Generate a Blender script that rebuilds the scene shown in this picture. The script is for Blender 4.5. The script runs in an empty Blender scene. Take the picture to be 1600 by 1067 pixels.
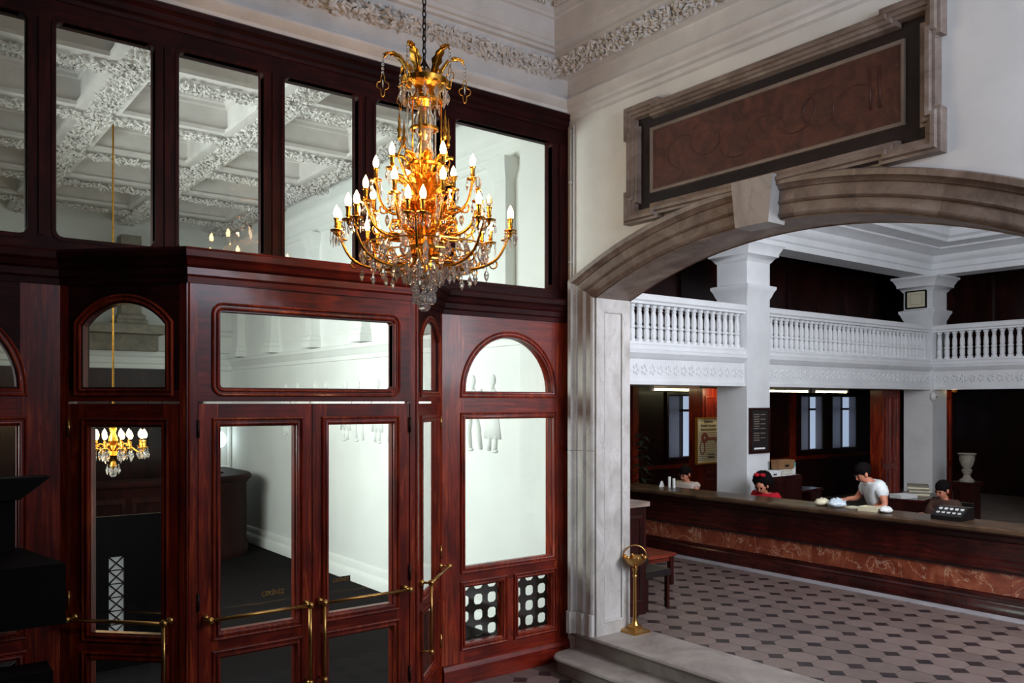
import bpy, bmesh, math, random
from mathutils import Vector, Matrix
from mathutils.geometry import tessellate_polygon

sc = bpy.context.scene
col = sc.collection
random.seed(7)
PI = math.pi

# ------------------------------------------------------------------ camera
# X runs along the timber screen, Y runs along the arch wall, camera on a landing 2.6 m up
CAMZ = 2.6
cam = bpy.data.objects.new('camera', bpy.data.cameras.new('camera'))
col.objects.link(cam)
cam.data.sensor_width = 36.0
cam.data.lens = 1310.0 / 1600.0 * 36.0
cam.data.shift_y = 94.5 / 1600.0
cam.data.clip_start = 0.05
cam.location = (0, 0, CAMZ)
cam.rotation_euler = (PI / 2, 0, -math.atan2(0.605, 0.796))
sc.camera = cam

# ------------------------------------------------------------------ world, exposure
w = bpy.data.worlds.new('world'); sc.world = w; w.use_nodes = True
w.node_tree.nodes['Background'].inputs[0].default_value = (0.55, 0.68, 0.85, 1)
w.node_tree.nodes['Background'].inputs[1].default_value = 0.6
sc.view_settings.view_transform = 'Standard'
sc.view_settings.look = 'None'
sc.view_settings.gamma = 1.0
sc.view_settings.use_curve_mapping = False
sc.view_settings.exposure = 0.0

def area(name, loc, direction, sx, sy, power, color, spread=180):
    l = bpy.data.lights.new(name, 'AREA'); l.shape = 'RECTANGLE'
    l.size = sx; l.size_y = sy; l.energy = power; l.color = color; l.spread = math.radians(spread)
    o = bpy.data.objects.new(name, l); col.objects.link(o)
    o.location = loc
    o.rotation_euler = Vector(direction).to_track_quat('-Z', 'Y').to_euler()
    return o

# area lights added for unseen windows, filling each room with daylight
area('daylight_foyer_window', (-0.55, 9.3, 3.1), (1, 0.03, -0.10), 3.4, 2.2, 310, (0.93, 1.0, 0.97), 124)
area('daylight_hall_window', (7.3, 0.75, 4.2), (0.12, 1, -0.02), 2.3, 2.6, 420, (0.87, 0.91, 1.0))
area('daylight_landing_window', (3.95, -0.9, 4.45), (0.3, 1, 0.0), 2.5, 0.85, 140, (0.74, 0.83, 1.0))

# ------------------------------------------------------------------ helpers
def on_v(x, y, v):
    a = (x - 800.0) / 1310.0
    d = v / (0.796 - 0.605 * a)
    return Vector((d * (0.796 * a + 0.605), v, CAMZ - (y - 628.0) * d / 1310.0))
def on_u(x, y, u):
    a = (x - 800.0) / 1310.0
    d = u / (0.796 * a + 0.605)
    return Vector((u, d * (0.796 - 0.605 * a), CAMZ - (y - 628.0) * d / 1310.0))
def pix(p):
    r = 0.796 * p[0] - 0.605 * p[1]; d = 0.605 * p[0] + 0.796 * p[1]
    return 800 + 1310 * r / d, 628 - 1310 * (p[2] - CAMZ) / d

class MB:
    def __init__(s):
        s.v = []; s.f = []
    def add(s, vs, fs):
        o = len(s.v); s.v += [tuple(p) for p in vs]; s.f += [tuple(i + o for i in q) for q in fs]
        return s
    def box(s, x0, x1, y0, y1, z0, z1):
        return s.add([(x0,y0,z0),(x1,y0,z0),(x1,y1,z0),(x0,y1,z0),(x0,y0,z1),(x1,y0,z1),(x1,y1,z1),(x0,y1,z1)],
                     [(0,3,2,1),(4,5,6,7),(0,1,5,4),(1,2,6,5),(2,3,7,6),(3,0,4,7)])
    def prism(s, poly, c0, c1, f):
        """poly: 2-D loop, f(a, b, c) -> 3-D point"""
        n = len(poly)
        vs = [f(a, b, c0) for a, b in poly] + [f(a, b, c1) for a, b in poly]
        fs = [(i, (i+1) % n, (i+1) % n + n, i + n) for i in range(n)]
        fs += [tuple(range(n-1, -1, -1)), tuple(range(n, 2*n))]
        return s.add(vs, fs)
    def plate(s, outer, holes, c0, c1, f):
        loops = [outer] + holes
        tri = tessellate_polygon([[Vector((a, b, 0)) for a, b in l] for l in loops])
        flat = [p for l in loops for p in l]; n = len(flat)
        vs = [f(a, b, c0) for a, b in flat] + [f(a, b, c1) for a, b in flat]
        fs = [t for t in tri] + [tuple(i + n for i in reversed(t)) for t in tri]
        o = 0
        for l in loops:
            m = len(l)
            fs += [(o+i, o+(i+1) % m, o+(i+1) % m + n, o+i+n) for i in range(m)]
            o += m
        return s.add(vs, fs)
    def ringsweep(s, rings, closed_ring=True, closed_path=False, caps=False):
        m = len(rings[0]); n = len(rings); o = []
        vs = [p for r in rings for p in r]; fs = []
        for i in range(n if closed_path else n - 1):
            j = (i + 1) % n
            for k in range(m if closed_ring else m - 1):
                l = (k + 1) % m
                fs.append((i*m+k, i*m+l, j*m+l, j*m+k))
        if caps and not closed_path:
            fs.append(tuple(range(m-1, -1, -1))); fs.append(tuple((n-1)*m + k for k in range(m)))
        return s.add(vs, fs)
    def lathe(s, prof, c=(0,0,0), seg=12, caps=True):
        rings = [[(c[0]+r*math.cos(2*PI*k/seg), c[1]+r*math.sin(2*PI*k/seg), c[2]+z) for k in range(seg)] for r, z in prof]
        return s.ringsweep(rings, True, False, caps)
    def square(s, prof, c=(0,0,0)):
        rings = [[(c[0]+h*a, c[1]+h*b, c[2]+z) for a, b in ((-1,-1),(1,-1),(1,1),(-1,1))] for h, z in prof]
        return s.ringsweep(rings, True, False, True)
    def ball(s, c, r, seg=10, rings=6):
        if not hasattr(r, '__len__'): r = (r, r, r)
        rr = []
        for i in range(rings + 1):
            t = PI * i / rings; q = max(math.sin(t), 0.02)
            rr.append([(c[0]+r[0]*q*math.cos(2*PI*k/seg), c[1]+r[1]*q*math.sin(2*PI*k/seg), c[2]-r[2]*math.cos(t)) for k in range(seg)])
        return s.ringsweep(rr, True, False, True)
    def tube(s, pts, r, seg=8):
        pts = [Vector(p) for p in pts]; n = len(pts)
        rad = r if hasattr(r, '__len__') else [r] * n
        rings = []; prev = None
        for i, p in enumerate(pts):
            t = (pts[min(i+1, n-1)] - pts[max(i-1, 0)]).normalized()
            a = prev if prev is not None else (Vector((0,0,1)) if abs(t.z) < 0.9 else Vector((1,0,0)))
            b = t.cross(a)
            if b.length < 1e-5: b = t.cross(Vector((0.3,0.8,0.5)))
            b.normalize(); a = b.cross(t).normalized(); prev = a
            rings.append([p + rad[i]*(a*math.cos(2*PI*k/seg) + b*math.sin(2*PI*k/seg)) for k in range(seg)])
        return s.ringsweep(rings, True, False, True)
    def loopsweep(s, path, prof, f):
        """closed 2-D path; prof: (inward offset, depth)"""
        rings = []
        for off, dep in prof:
            rings.append([f(a, b, dep) for a, b in offset(path, off)])
        return s.ringsweep(rings, True, False, False)
    def run(s, path, prof, closed=False, side=1, closed_prof=False, caps=True):
        """open/closed horizontal 2-D path with a (offset, z) profile, mitred; side=1 offsets to the left of travel"""
        cols_ = []
        offs = [offset(path, o * side, closed) for o, z in prof]
        rings = [[(offs[k][i][0], offs[k][i][1], prof[k][1]) for k in range(len(prof))] for i in range(len(path))]
        return s.ringsweep(rings, closed_prof, closed, caps and not closed)
    def build(s, name, mat, parent=None, smooth=False, loc=None, rot=None):
        me = bpy.data.meshes.new(name)
        me.from_pydata(s.v, [], s.f); me.validate()
        bm = bmesh.new(); bm.from_mesh(me)
        bmesh.ops.recalc_face_normals(bm, faces=bm.faces); bm.to_mesh(me); bm.free()
        if smooth:
            me.polygons.foreach_set('use_smooth', [True] * len(me.polygons))
            if smooth == 'angle':
                me.set_sharp_from_angle(angle=math.radians(38))
        me.materials.append(mat)
        return link(name, me, parent, loc, rot)

def link(name, me, parent=None, loc=None, rot=None):
    o = bpy.data.objects.new(name, me); col.objects.link(o)
    if parent: o.parent = parent
    if loc is not None: o.location = loc
    if rot is not None: o.rotation_euler = rot
    return o

def offset(path, d, closed=True):
    """offset a 2-D path to its left by d with mitres (inward for a counter-clockwise loop)"""
    n = len(path); out = []
    for i in range(n):
        p = Vector(path[i])
        if closed or 0 < i < n - 1:
            a = (p - Vector(path[i-1])).normalized(); b = (Vector(path[(i+1) % n]) - p).normalized()
        elif i == 0:
            a = b = (Vector(path[1]) - p).normalized()
        else:
            a = b = (p - Vector(path[i-1])).normalized()
        na = Vector((-a.y, a.x)); nb = Vector((-b.y, b.x))
        m = na + nb
        if m.length < 1e-6: m = na
        m.normalize()
        q = p + m * (d / max(m.dot(na), 0.25))
        out.append((q.x, q.y))
    return out

def XZ(a, b, c): return (a, c, b)       # face in the screen plane, depth along y
def YZ(a, b, c): return (c, a, b)       # face in the arch-wall plane, depth along x
def XY(a, b, c): return (a, b, c)

def rect(x0, x1, z0, z1, r=0.0, n=3):
    if r <= 0: return [(x0,z0),(x1,z0),(x1,z1),(x0,z1)]
    out = []
    for cx, cz, t0 in ((x1-r, z0+r, -PI/2), (x1-r, z1-r, 0), (x0+r, z1-r, PI/2), (x0+r, z0+r, PI)):
        out += [(cx + r*math.cos(t0 + PI/2*k/n), cz + r*math.sin(t0 + PI/2*k/n)) for k in range(n+1)]
    return out
def archpath(x0, x1, z0, zs, rise, n=20):
    """rectangle with a segmental or semicircular head; zs springing height"""
    h = (x1 - x0) / 2; cx = (x0 + x1) / 2
    R = (h*h + rise*rise) / (2*rise); cz = zs + rise - R
    t = math.asin(min(1, h / R)) if rise <= h - 1e-6 else PI/2
    base = [] if abs(zs - z0) < 1e-6 else [(x0, z0), (x1, z0)]
    return base + [(cx + R*math.sin(t - 2*t*k/n), cz + R*math.cos(t - 2*t*k/n)) for k in range(n+1)]

def empty(name, loc=(0,0,0), rz=0.0):
    o = bpy.data.objects.new(name, None); col.objects.link(o)
    o.location = loc; o.rotation_euler = (0, 0, rz); o.empty_display_size = 0.2
    return o
def tag(o, label=None, cat=None, group=None, kind=None):
    if label: o['label'] = label
    if cat: o['category'] = cat
    if group: o['group'] = group
    if kind: o['kind'] = kind
    return o
def struct(o, label=None, cat=None, group=None): return tag(o, label, cat, group, 'structure')
def copy_tree(o, parent=None):
    c = o.copy(); col.objects.link(c); c.parent = parent
    for ch in list(o.children): copy_tree(ch, c)
    return c

def text(name, body, size, mat, parent, loc, rot, align='CENTER', depth=0.001, sx=1.0):
    cu = bpy.data.curves.new(name, 'FONT'); cu.body = body; cu.size = size; cu.extrude = depth
    cu.align_x = align; cu.align_y = 'CENTER'
    t = bpy.data.objects.new(name, cu); col.objects.link(t)
    dg = bpy.context.evaluated_depsgraph_get(); dg.update()
    me = bpy.data.meshes.new_from_object(t.evaluated_get(dg))
    bpy.data.objects.remove(t); me.materials.clear(); me.materials.append(mat)
    o = link(name, me, parent, loc, rot); o.scale = (sx, 1, 1)
    return o

# ------------------------------------------------------------------ materials
def S(c):
    return tuple((x/255/12.92 if x/255 <= 0.04045 else ((x/255+0.055)/1.055)**2.4) for x in c) + (1,)
def newmat(name):
    m = bpy.data.materials.new(name); m.use_nodes = True
    nt = m.node_tree; b = nt.nodes['Principled BSDF']
    return m, nt, b
def nd(nt, t, **kw):
    n = nt.nodes.new(t)
    for k, v in kw.items():
        if k.startswith('i_'): n.inputs[k[2:].replace('_', ' ')].default_value = v
        else: setattr(n, k, v)
    return n
def ramp(nt, fac, stops):
    r = nt.nodes.new('ShaderNodeValToRGB')
    el = r.color_ramp.elements
    while len(el) < len(stops): el.new(0.5)
    for e, (p, c) in zip(el, stops): e.position = p; e.color = c
    nt.links.new(fac, r.inputs[0])
    return r.outputs[0]
def coords(nt, scale=(1,1,1), rand=False):
    tc = nd(nt, 'ShaderNodeTexCoord'); mp = nd(nt, 'ShaderNodeMapping')
    mp.inputs['Scale'].default_value = scale
    nt.links.new(tc.outputs['Object'], mp.inputs[0])
    if rand:
        oi = nd(nt, 'ShaderNodeObjectInfo'); ml = nd(nt, 'ShaderNodeVectorMath', operation='SCALE')
        ml.inputs[0].default_value = (13, 7, 11)
        nt.links.new(oi.outputs['Random'], ml.inputs['Scale'])
        nt.links.new(ml.outputs[0], mp.inputs['Location'])
    return mp.outputs[0]
def noise(nt, vec, scale, detail=4, rough=0.55, dist=0.0):
    n = nd(nt, 'ShaderNodeTexNoise'); n.inputs['Scale'].default_value = scale
    n.inputs['Detail'].default_value = detail; n.inputs['Roughness'].default_value = rough
    n.inputs['Distortion'].default_value = dist
    nt.links.new(vec, n.inputs['Vector'])
    return n.outputs['Fac']
def mixc(nt, fac, a, b, mode='MIX'):
    n = nd(nt, 'ShaderNodeMix', data_type='RGBA', blend_type=mode)
    for sock, v in ((n.inputs[0], fac), (n.inputs[6], a), (n.inputs[7], b)):
        if isinstance(v, (float, int, tuple)): sock.default_value = v
        else: nt.links.new(v, sock)
    return n.outputs[2]
def bump(nt, b, h, strength=0.2, dist=0.01):
    n = nd(nt, 'ShaderNodeBump'); n.inputs['Strength'].default_value = strength; n.inputs['Distance'].default_value = dist
    nt.links.new(h, n.inputs['Height']); nt.links.new(n.outputs[0], b.inputs['Normal'])

def wood(name, dark, mid, hi, grain=(10, 10, 0.8), rough=0.38, coat=0.12):
    m, nt, b = newmat(name)
    v = coords(nt, grain, True); v2 = coords(nt, (1.6, 1.6, 1.0), True)
    g = noise(nt, v, 2.2, 6, 0.6, 1.4); blot = noise(nt, v2, 1.7, 3, 0.5, 0.6)
    c = ramp(nt, g, [(0.26, S(dark)), (0.52, S(mid)), (0.80, S(hi))])
    k = ramp(nt, blot, [(0.36, (0.48, 0.42, 0.40, 1)), (0.62, (1, 1, 1, 1))])
    nt.links.new(mixc(nt, 1.0, c, k, 'MULTIPLY'), b.inputs['Base Color'])
    b.inputs['Roughness'].default_value = rough
    b.inputs['Specular IOR Level'].default_value = 0.12 if rough > 0.5 else 0.32
    b.inputs['Coat Weight'].default_value = coat; b.inputs['Coat Roughness'].default_value = 0.12
    bump(nt, b, g, 0.08, 0.004)
    return m
def plain(name, c, rough=0.6, metal=0.0, var=0.0, scale=4.0, bmp=0.0, emis=None, estr=0.0, coat=0.0):
    m, nt, b = newmat(name)
    b.inputs['Base Color'].default_value = S(c); b.inputs['Roughness'].default_value = rough
    b.inputs['Metallic'].default_value = metal; b.inputs['Coat Weight'].default_value = coat
    if rough >= 0.7: b.inputs['Specular IOR Level'].default_value = 0.12
    if var > 0:
        n = noise(nt, coords(nt, (1,1,1), True), scale, 5, 0.6)
        lo = tuple(x*(1-var) for x in c); hi = tuple(min(255, x*(1+var*0.5)) for x in c)
        nt.links.new(ramp(nt, n, [(0.3, S(lo)), (0.7, S(hi))]), b.inputs['Base Color'])
        if bmp: bump(nt, b, n, bmp, 0.01)
    if emis:
        b.inputs['Emission Color'].default_value = S(emis); b.inputs['Emission Strength'].default_value = estr
    return m
def marble(name, lo, mid, hi, vein, vscale=3.0, stretch=(1,1,1), rough=0.35, veinamt=0.5):
    m, nt, b = newmat(name)
    v = coords(nt, stretch, True)
    n1 = noise(nt, v, vscale, 8, 0.62, 1.2); n2 = noise(nt, v, vscale*0.6, 6, 0.55, 2.5)
    c = ramp(nt, n1, [(0.28, S(lo)), (0.5, S(mid)), (0.72, S(hi))])
    vm = ramp(nt, n2, [(0.490, (0,0,0,1)), (0.502, (veinamt,)*3+(1,)), (0.514, (0,0,0,1))])
    nt.links.new(mixc(nt, vm, c, S(vein)), b.inputs['Base Color'])
    b.inputs['Roughness'].default_value = rough
    return m
def tilemat(name, c, var):
    m, nt, b = newmat(name)
    oi = nd(nt, 'ShaderNodeObjectInfo')
    n = noise(nt, coords(nt, (1,1,1), True), 9, 4, 0.6)
    a = ramp(nt, oi.outputs['Random'], [(0, S(tuple(x*(1-var) for x in c))), (1, S(c))])
    k = ramp(nt, n, [(0.3, (0.78, 0.76, 0.76, 1)), (0.7, (1,1,1,1))])
    nt.links.new(mixc(nt, 1.0, a, k, 'MULTIPLY'), b.inputs['Base Color'])
    b.inputs['Roughness'].default_value = 0.38
    return m

M = {}
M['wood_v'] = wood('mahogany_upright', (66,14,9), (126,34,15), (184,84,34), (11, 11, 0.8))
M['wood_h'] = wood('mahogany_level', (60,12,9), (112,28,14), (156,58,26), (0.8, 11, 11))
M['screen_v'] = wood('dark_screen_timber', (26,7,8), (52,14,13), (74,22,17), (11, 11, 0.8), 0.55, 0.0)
M['screen_h'] = wood('dark_screen_timber_level', (26,7,8), (50,13,13), (70,20,16), (0.8, 11, 11), 0.55, 0.0)  # screen's own dark stain; also used as painted shade on the left side
M['worktop'] = wood('counter_top_wood', (52,36,26), (86,64,44), (118,92,64), (9, 0.8, 9), 0.35)
M['dwood'] = wood('dark_mahogany', (22,8,8), (44,14,12), (70,24,18), (9, 9, 0.8), 0.3)
M['dwood_h'] = wood('dark_mahogany_level', (26,8,8), (56,17,14), (84,28,20), (9, 0.8, 9), 0.26)
M['black'] = plain('near_black_wood', (9,6,7), 0.7, var=0.3)
M['matte_wood'] = wood('matte_dark_wood', (20,7,6), (42,15,11), (66,24,16), (9, 9, 0.8), 0.6, 0.0)
M['plaster'] = plain('white_plaster', (226,223,218), 0.75, var=0.05, scale=1.6)
M['plaster_bright'] = plain('white_foyer_paint', (232,234,230), 0.7, var=0.03, scale=1.2)
M['mould'] = plain('white_moulding', (224,220,216), 0.7, var=0.06, scale=3.0)
M['paintcol'] = plain('white_column_paint', (228,230,232), 0.6, var=0.04, scale=2.0)
M['marble'] = marble('grey_marble', (146,140,134), (174,169,164), (194,191,188), (124,110,98), 2.2, (1.3, 1.3, 0.8), 0.45, 0.35)
M['marble_step'] = marble('step_marble', (112,102,97), (138,129,123), (156,148,142), (120,104,92), 2.2, (1,1,1), 0.5, 0.15)
M['marble_brown'] = marble('brown_veined_marble', (92,76,68), (132,114,102), (160,146,134), (84,66,58), 2.4, (1, 1, 1.4), 0.42, 0.4)
M['redstone'] = marble('red_brown_stone', (54,28,22), (82,44,34), (106,62,44), (46,24,20), 4.0, (1,1.4,1.4), 0.45, 0.5)
M['blackstone'] = marble('black_marble', (24,15,16), (34,22,22), (46,32,30), (90,76,70), 3.0, (1,1,1), 0.3, 0.12)
M['fillet'] = plain('stone_fillet', (132,116,104), 0.4, var=0.15)
M['redmarble'] = marble('rosso_marble', (88,36,24), (124,60,40), (154,92,64), (210,180,150), 3.0, (1,1.0,1.0), 0.25, 0.6)
M['tile'] = tilemat('light_floor_tile', (118,102,97), 0.14)
M['dot'] = tilemat('dark_floor_tile', (44,34,38), 0.2)
M['grout'] = plain('grout', (92,80,74), 0.8)
M['brass'] = plain('polished_brass', (188,146,84), 0.3, 1.0)
M['gilt'] = plain('gilt_bronze', (244,170,70), 0.27, 1.0, var=0.25, scale=30)
M['iron'] = plain('dark_iron', (40,28,24), 0.5, 0.6)
M['black_metal'] = plain('black_metal', (20,16,16), 0.4, 0.3)
M['white_metal'] = plain('white_enamel', (222,222,220), 0.4)
M['carpet'] = plain('dark_floor_carpet', (13,8,9), 0.95, var=0.2, scale=12)
M['paper'] = plain('white_paper', (226,228,226), 0.7, var=0.06, scale=10)
M['cream'] = plain('cream_poster', (214,208,178), 0.6)
M['ink'] = plain('black_ink', (24,18,18), 0.6)
M['keyred'] = plain('key_print', (132,70,58), 0.6)
M['gold'] = plain('gold_edge', (200,150,60), 0.35, 0.8)
M['skin'] = plain('skin', (198,128,100), 0.55, var=0.08, scale=14)
M['hair'] = plain('dark_hair', (14,9,9), 0.85, var=0.3, scale=40)
M['shirt'] = plain('white_cotton', (226,232,234), 0.8, var=0.06, scale=9, bmp=0.2)
M['trousers'] = plain('dark_trousers', (24,20,26), 0.85)
M['blouse'] = plain('pale_blouse', (196,182,170), 0.8)
M['redcloth'] = plain('red_cloth', (176,30,44), 0.8)
M['browncloth'] = plain('brown_cloth', (74,54,47), 0.85)
M['leather'] = plain('black_leather', (22,18,18), 0.4)
M['redwoodtop'] = wood('reddish_table_wood', (70,22,16), (116,44,30), (150,70,48), (0.8, 9, 9), 0.3)
M['curtain'] = plain('grey_net_curtain', (150,146,150), 0.85, var=0.1)
M['sky_pane'] = plain('daylit_pane', (180,200,225), 0.2, emis=(190,210,240), estr=0.6)
M['tube'] = plain('fluorescent_tube', (240,236,190), 0.4, emis=(255,246,190), estr=12.0)
M['bulb'] = plain('lit_bulb', (255,235,200), 0.2, emis=(255,214,150), estr=30.0)
M['globe'] = plain('lit_globe', (245,250,250), 0.3, emis=(235,248,255), estr=3.0)
M['cardboard'] = plain('cardboard', (140,104,72), 0.8, var=0.1)
M['stone'] = plain('pale_stone', (138,132,120), 0.8, var=0.15, scale=8)
M['tealcard'] = plain('teal_card', (90,150,150), 0.6)
M['plastic'] = plain('clear_bag_plastic', (205,220,230), 0.25, var=0.15, scale=20)

m = M['curtain']; nt = m.node_tree; b = nt.nodes['Principled BSDF']
tl = nd(nt, 'ShaderNodeBsdfTranslucent'); tl.inputs[0].default_value = S((190,186,190)); mx = nd(nt, 'ShaderNodeMixShader'); mx.inputs[0].default_value = 0.55
nt.links.new(b.outputs[0], mx.inputs[1]); nt.links.new(tl.outputs[0], mx.inputs[2]); nt.links.new(mx.outputs[0], nt.nodes['Material Output'].inputs[0])
m, nt, b = newmat('window_glass')
nt.nodes.remove(b); out = nt.nodes['Material Output']
tr = nd(nt, 'ShaderNodeBsdfTransparent'); tr.inputs[0].default_value = (0.93, 0.95, 0.94, 1)
gl = nd(nt, 'ShaderNodeBsdfGlossy'); gl.inputs['Roughness'].default_value = 0.01
fr = nd(nt, 'ShaderNodeFresnel'); ge = nd(nt, 'ShaderNodeNewGeometry'); mr = nd(nt, 'ShaderNodeMapRange')
mr.inputs['To Min'].default_value = 1.5; mr.inputs['To Max'].default_value = 1/1.5   # same index seen from either face
nt.links.new(ge.outputs['Backfacing'], mr.inputs['Value']); nt.links.new(mr.outputs[0], fr.inputs[0])
mx = nd(nt, 'ShaderNodeMixShader')
nt.links.new(fr.outputs[0], mx.inputs[0]); nt.links.new(tr.outputs[0], mx.inputs[1]); nt.links.new(gl.outputs[0], mx.inputs[2])
nt.links.new(mx.outputs[0], out.inputs[0])
M['glass'] = m
m, nt, b = newmat('crystal')
b.inputs['Base Color'].default_value = (0.96, 0.95, 0.93, 1); b.inputs['Roughness'].default_value = 0.03
b.inputs['Transmission Weight'].default_value = 0.9; b.inputs['IOR'].default_value = 1.55
M['crystal'] = m
m, nt, b = newmat('unlit_bulb_glass')
b.inputs['Base Color'].default_value = (1, 0.97, 0.93, 1); b.inputs['Roughness'].default_value = 0.05
b.inputs['Transmission Weight'].default_value = 0.95; b.inputs['IOR'].default_value = 1.2
M['clearbulb'] = m

# ------------------------------------------------------------------ key dimensions
UA, UB = 5.61, 6.05            # arch wall faces
VP = 6.44                      # timber screen face
VF = 5.78                      # front of the door vestibule
FLOOR2 = 0.30                  # raised hall floor
AC, AH, AS, AR = 4.09, 1.95, 3.62, 0.41   # arch centre, half span, springing, rise
CEIL = 6.7

# ------------------------------------------------------------------ floors
def octagon(p, c, th):
    h = p/2 - 0.003; k = c
    poly = [(-h+k,-h),(h-k,-h),(h,-h+k),(h,h-k),(h-k,h),(-h+k,h),(-h,h-k),(-h,-h+k)]
    return MB().prism(poly, -th, 0, XY)
TP = 0.30; TC = 0.085
oct_me = octagon(TP, TC, 0.012).build('tile', M['tile']).data
dq = TC - 0.005
dot_me = MB().prism([(-dq,0),(0,-dq),(dq,0),(0,dq)], -0.012, 0, XY).build('dark_tile', M['dot']).data
for o in [o for o in col.objects if o.name in ('tile', 'dark_tile')]: bpy.data.objects.remove(o)

def tiled_floor(name, label, x0, x1, y0, y1, z, gx0, gx1, gy0, gy1, keep):
    root = struct(MB().box(x0, x1, y0, y1, z-0.16, z-0.004).build(name, M['grout']), label, 'floor')
    nx = int(round((gx1-gx0)/TP)); ny = int(round((gy1-gy0)/TP))
    tiles = []; dots = []
    for i in range(nx):
        for j in range(ny):
            tiles.append((gx0+(i+0.5)*TP, gy0+(j+0.5)*TP))
    for i in range(nx+1):
        for j in range(ny+1):
            dots.append((gx0+i*TP, gy0+j*TP))
    for lst, me, nm in ((tiles, oct_me, 'tile'), (dots, dot_me, 'dark_tile')):
        vis = []; rest = []
        for x, y in lst:
            px, py = pix((x, y, z))
            (vis if keep(px, py, x, y) else rest).append((py, x, y))
        vis.sort(reverse=True)
        for py, x, y in vis[:290]:
            link(nm, me, root, (x, y, z))
        rest += vis[290:]
        if rest:
            mb = MB()
            src = [tuple(v.co) for v in me.vertices]; fs = [tuple(p.vertices) for p in me.polygons]
            for _, x, y in rest: mb.add([(a+x, b+y, c+z) for a, b, c in src], fs)
            o = mb.build(nm + 's_beyond', M['tile'] if nm == 'tile' else M['dot'], root); o['kind'] = 'stuff'
    return root

tiled_floor('floor', 'pale octagon and dark dot tiled floor below the marble steps', -4.2, UB, -2.6, 6.7, 0.0,
            UA-0.5-10*TP, UA-0.5, VP+0.06-9*TP, VP+0.06,
            lambda px, py, x, y: 560 < px < 1100 and py < 1110)
f2 = tiled_floor('floor_raised_hall', 'pale octagon and dark square tiled floor of the raised banking hall', 5.79, 22.5, -2.6, 12.0, FLOOR2,
            6.20, 6.20+11*TP, 2.2, 2.2+26*TP,
            lambda px, py, x, y: 960 < px < 1640 and py < 1110)
MB().box(9.5, 22.5, -2.6, 12.0, FLOOR2-0.004, FLOOR2+0.004).build('floor_border', M['marble_step'], f2)
MB().box(6.2, 9.5, -2.6, 2.2, FLOOR2-0.006, FLOOR2-0.002).build('floor_margin', M['tile'], f2)

# marble steps through the arch
st = struct(empty('trim_1', (UA-0.5, AC, 0)), 'two grey marble steps with rounded nosings under the arch', 'steps')
ny0, ny1 = AC-2.35, 6.30
def tread(name, x0, x1, y0, y1, z0, z1, rnd, nose=0.025):
    poly = [(x1, y0), (x1, y1)]
    poly += [(x0 + rnd - rnd*math.sin(PI/2*k/6), y1 - rnd + rnd*math.cos(PI/2*k/6)) for k in range(7)] if rnd > 0 else [(x0, y1)]
    poly += [(x0, y0)]
    o = (UA-0.5, AC)
    mb = MB()
    cx = sum(p[0] for p in poly)/len(poly); cy = sum(p[1] for p in poly)/len(poly)
    loop = poly if sum(poly[i-1][0]*poly[i][1]-poly[i][0]*poly[i-1][1] for i in range(len(poly))) > 0 else poly[::-1]
    prof = [(0.03, z0), (0.03, z1-0.055), (0.018, z1-0.05), (0.0, z1-0.035), (-0.008, z1-0.02), (0.0, z1-0.006), (0.012, z1)]
    rings = [[(a-o[0], b-o[1], z) for a, b in offset(loop, off)] for off, z in prof]
    mb.ringsweep(rings, True, False, True)
    return mb.build(name, M['marble_step'], st, 'angle')
tread('step', UA-0.42, UA+0.02, ny0, ny1, 0.0, 0.15, 0.22)
tread('step', UA-0.05, 6.22, AC-AH-0.35, AC+AH+0.30, 0.15, FLOOR2+0.003, 0.0)

# ------------------------------------------------------------------ timber screen
scr = struct(empty('wall_back', (0, VP, 0)), 'mahogany framed glazed screen closing the hall from the foyer', 'screen')
ULX, URX = -2.2, UA
up = [(-0.34, 0.811), (0.987, 1.625), (1.796, 2.438), (2.612, 3.261), (3.43, 4.075), (4.245, 5.40)]
ZT, ZB = 5.20, 3.73
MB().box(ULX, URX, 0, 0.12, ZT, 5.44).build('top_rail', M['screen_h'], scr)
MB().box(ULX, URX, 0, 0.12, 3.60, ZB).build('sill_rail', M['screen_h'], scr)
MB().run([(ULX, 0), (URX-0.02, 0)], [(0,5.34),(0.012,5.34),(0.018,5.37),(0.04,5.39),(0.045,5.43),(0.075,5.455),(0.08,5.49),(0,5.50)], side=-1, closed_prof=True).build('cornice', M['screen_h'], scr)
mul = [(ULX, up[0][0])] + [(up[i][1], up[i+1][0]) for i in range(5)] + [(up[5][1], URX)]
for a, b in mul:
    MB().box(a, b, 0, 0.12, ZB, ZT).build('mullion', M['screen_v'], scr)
    if b - a < 0.3: MB().box((a+b)/2-0.02, (a+b)/2+0.02, -0.012, 0.0, ZB, ZT).build('mullion_bead', M['screen_v'], scr)

MOULD = [(-0.062, 0.0), (-0.060, -0.012), (-0.052, -0.017), (-0.044, -0.012), (-0.042, -0.004), (-0.030, -0.004), (-0.028, -0.013), (-0.021, -0.016), (-0.013, -0.012), (-0.009, 0.001), (0.0, 0.007), (0.0, 0.06)]
def opening(parent, path, yf=0.0, yg=0.05, mat='wood_v', prof=MOULD, pane='pane'):
    mb = MB(); mb.loopsweep(path, [(o, yf+d) for o, d in prof], XZ)
    mb.build('moulding', M[mat], parent, 'angle')
    p = MB().prism(offset(path, -0.008), yf+yg, yf+yg+0.006, XZ).build(pane, M['glass'], parent)
    return p

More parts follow.
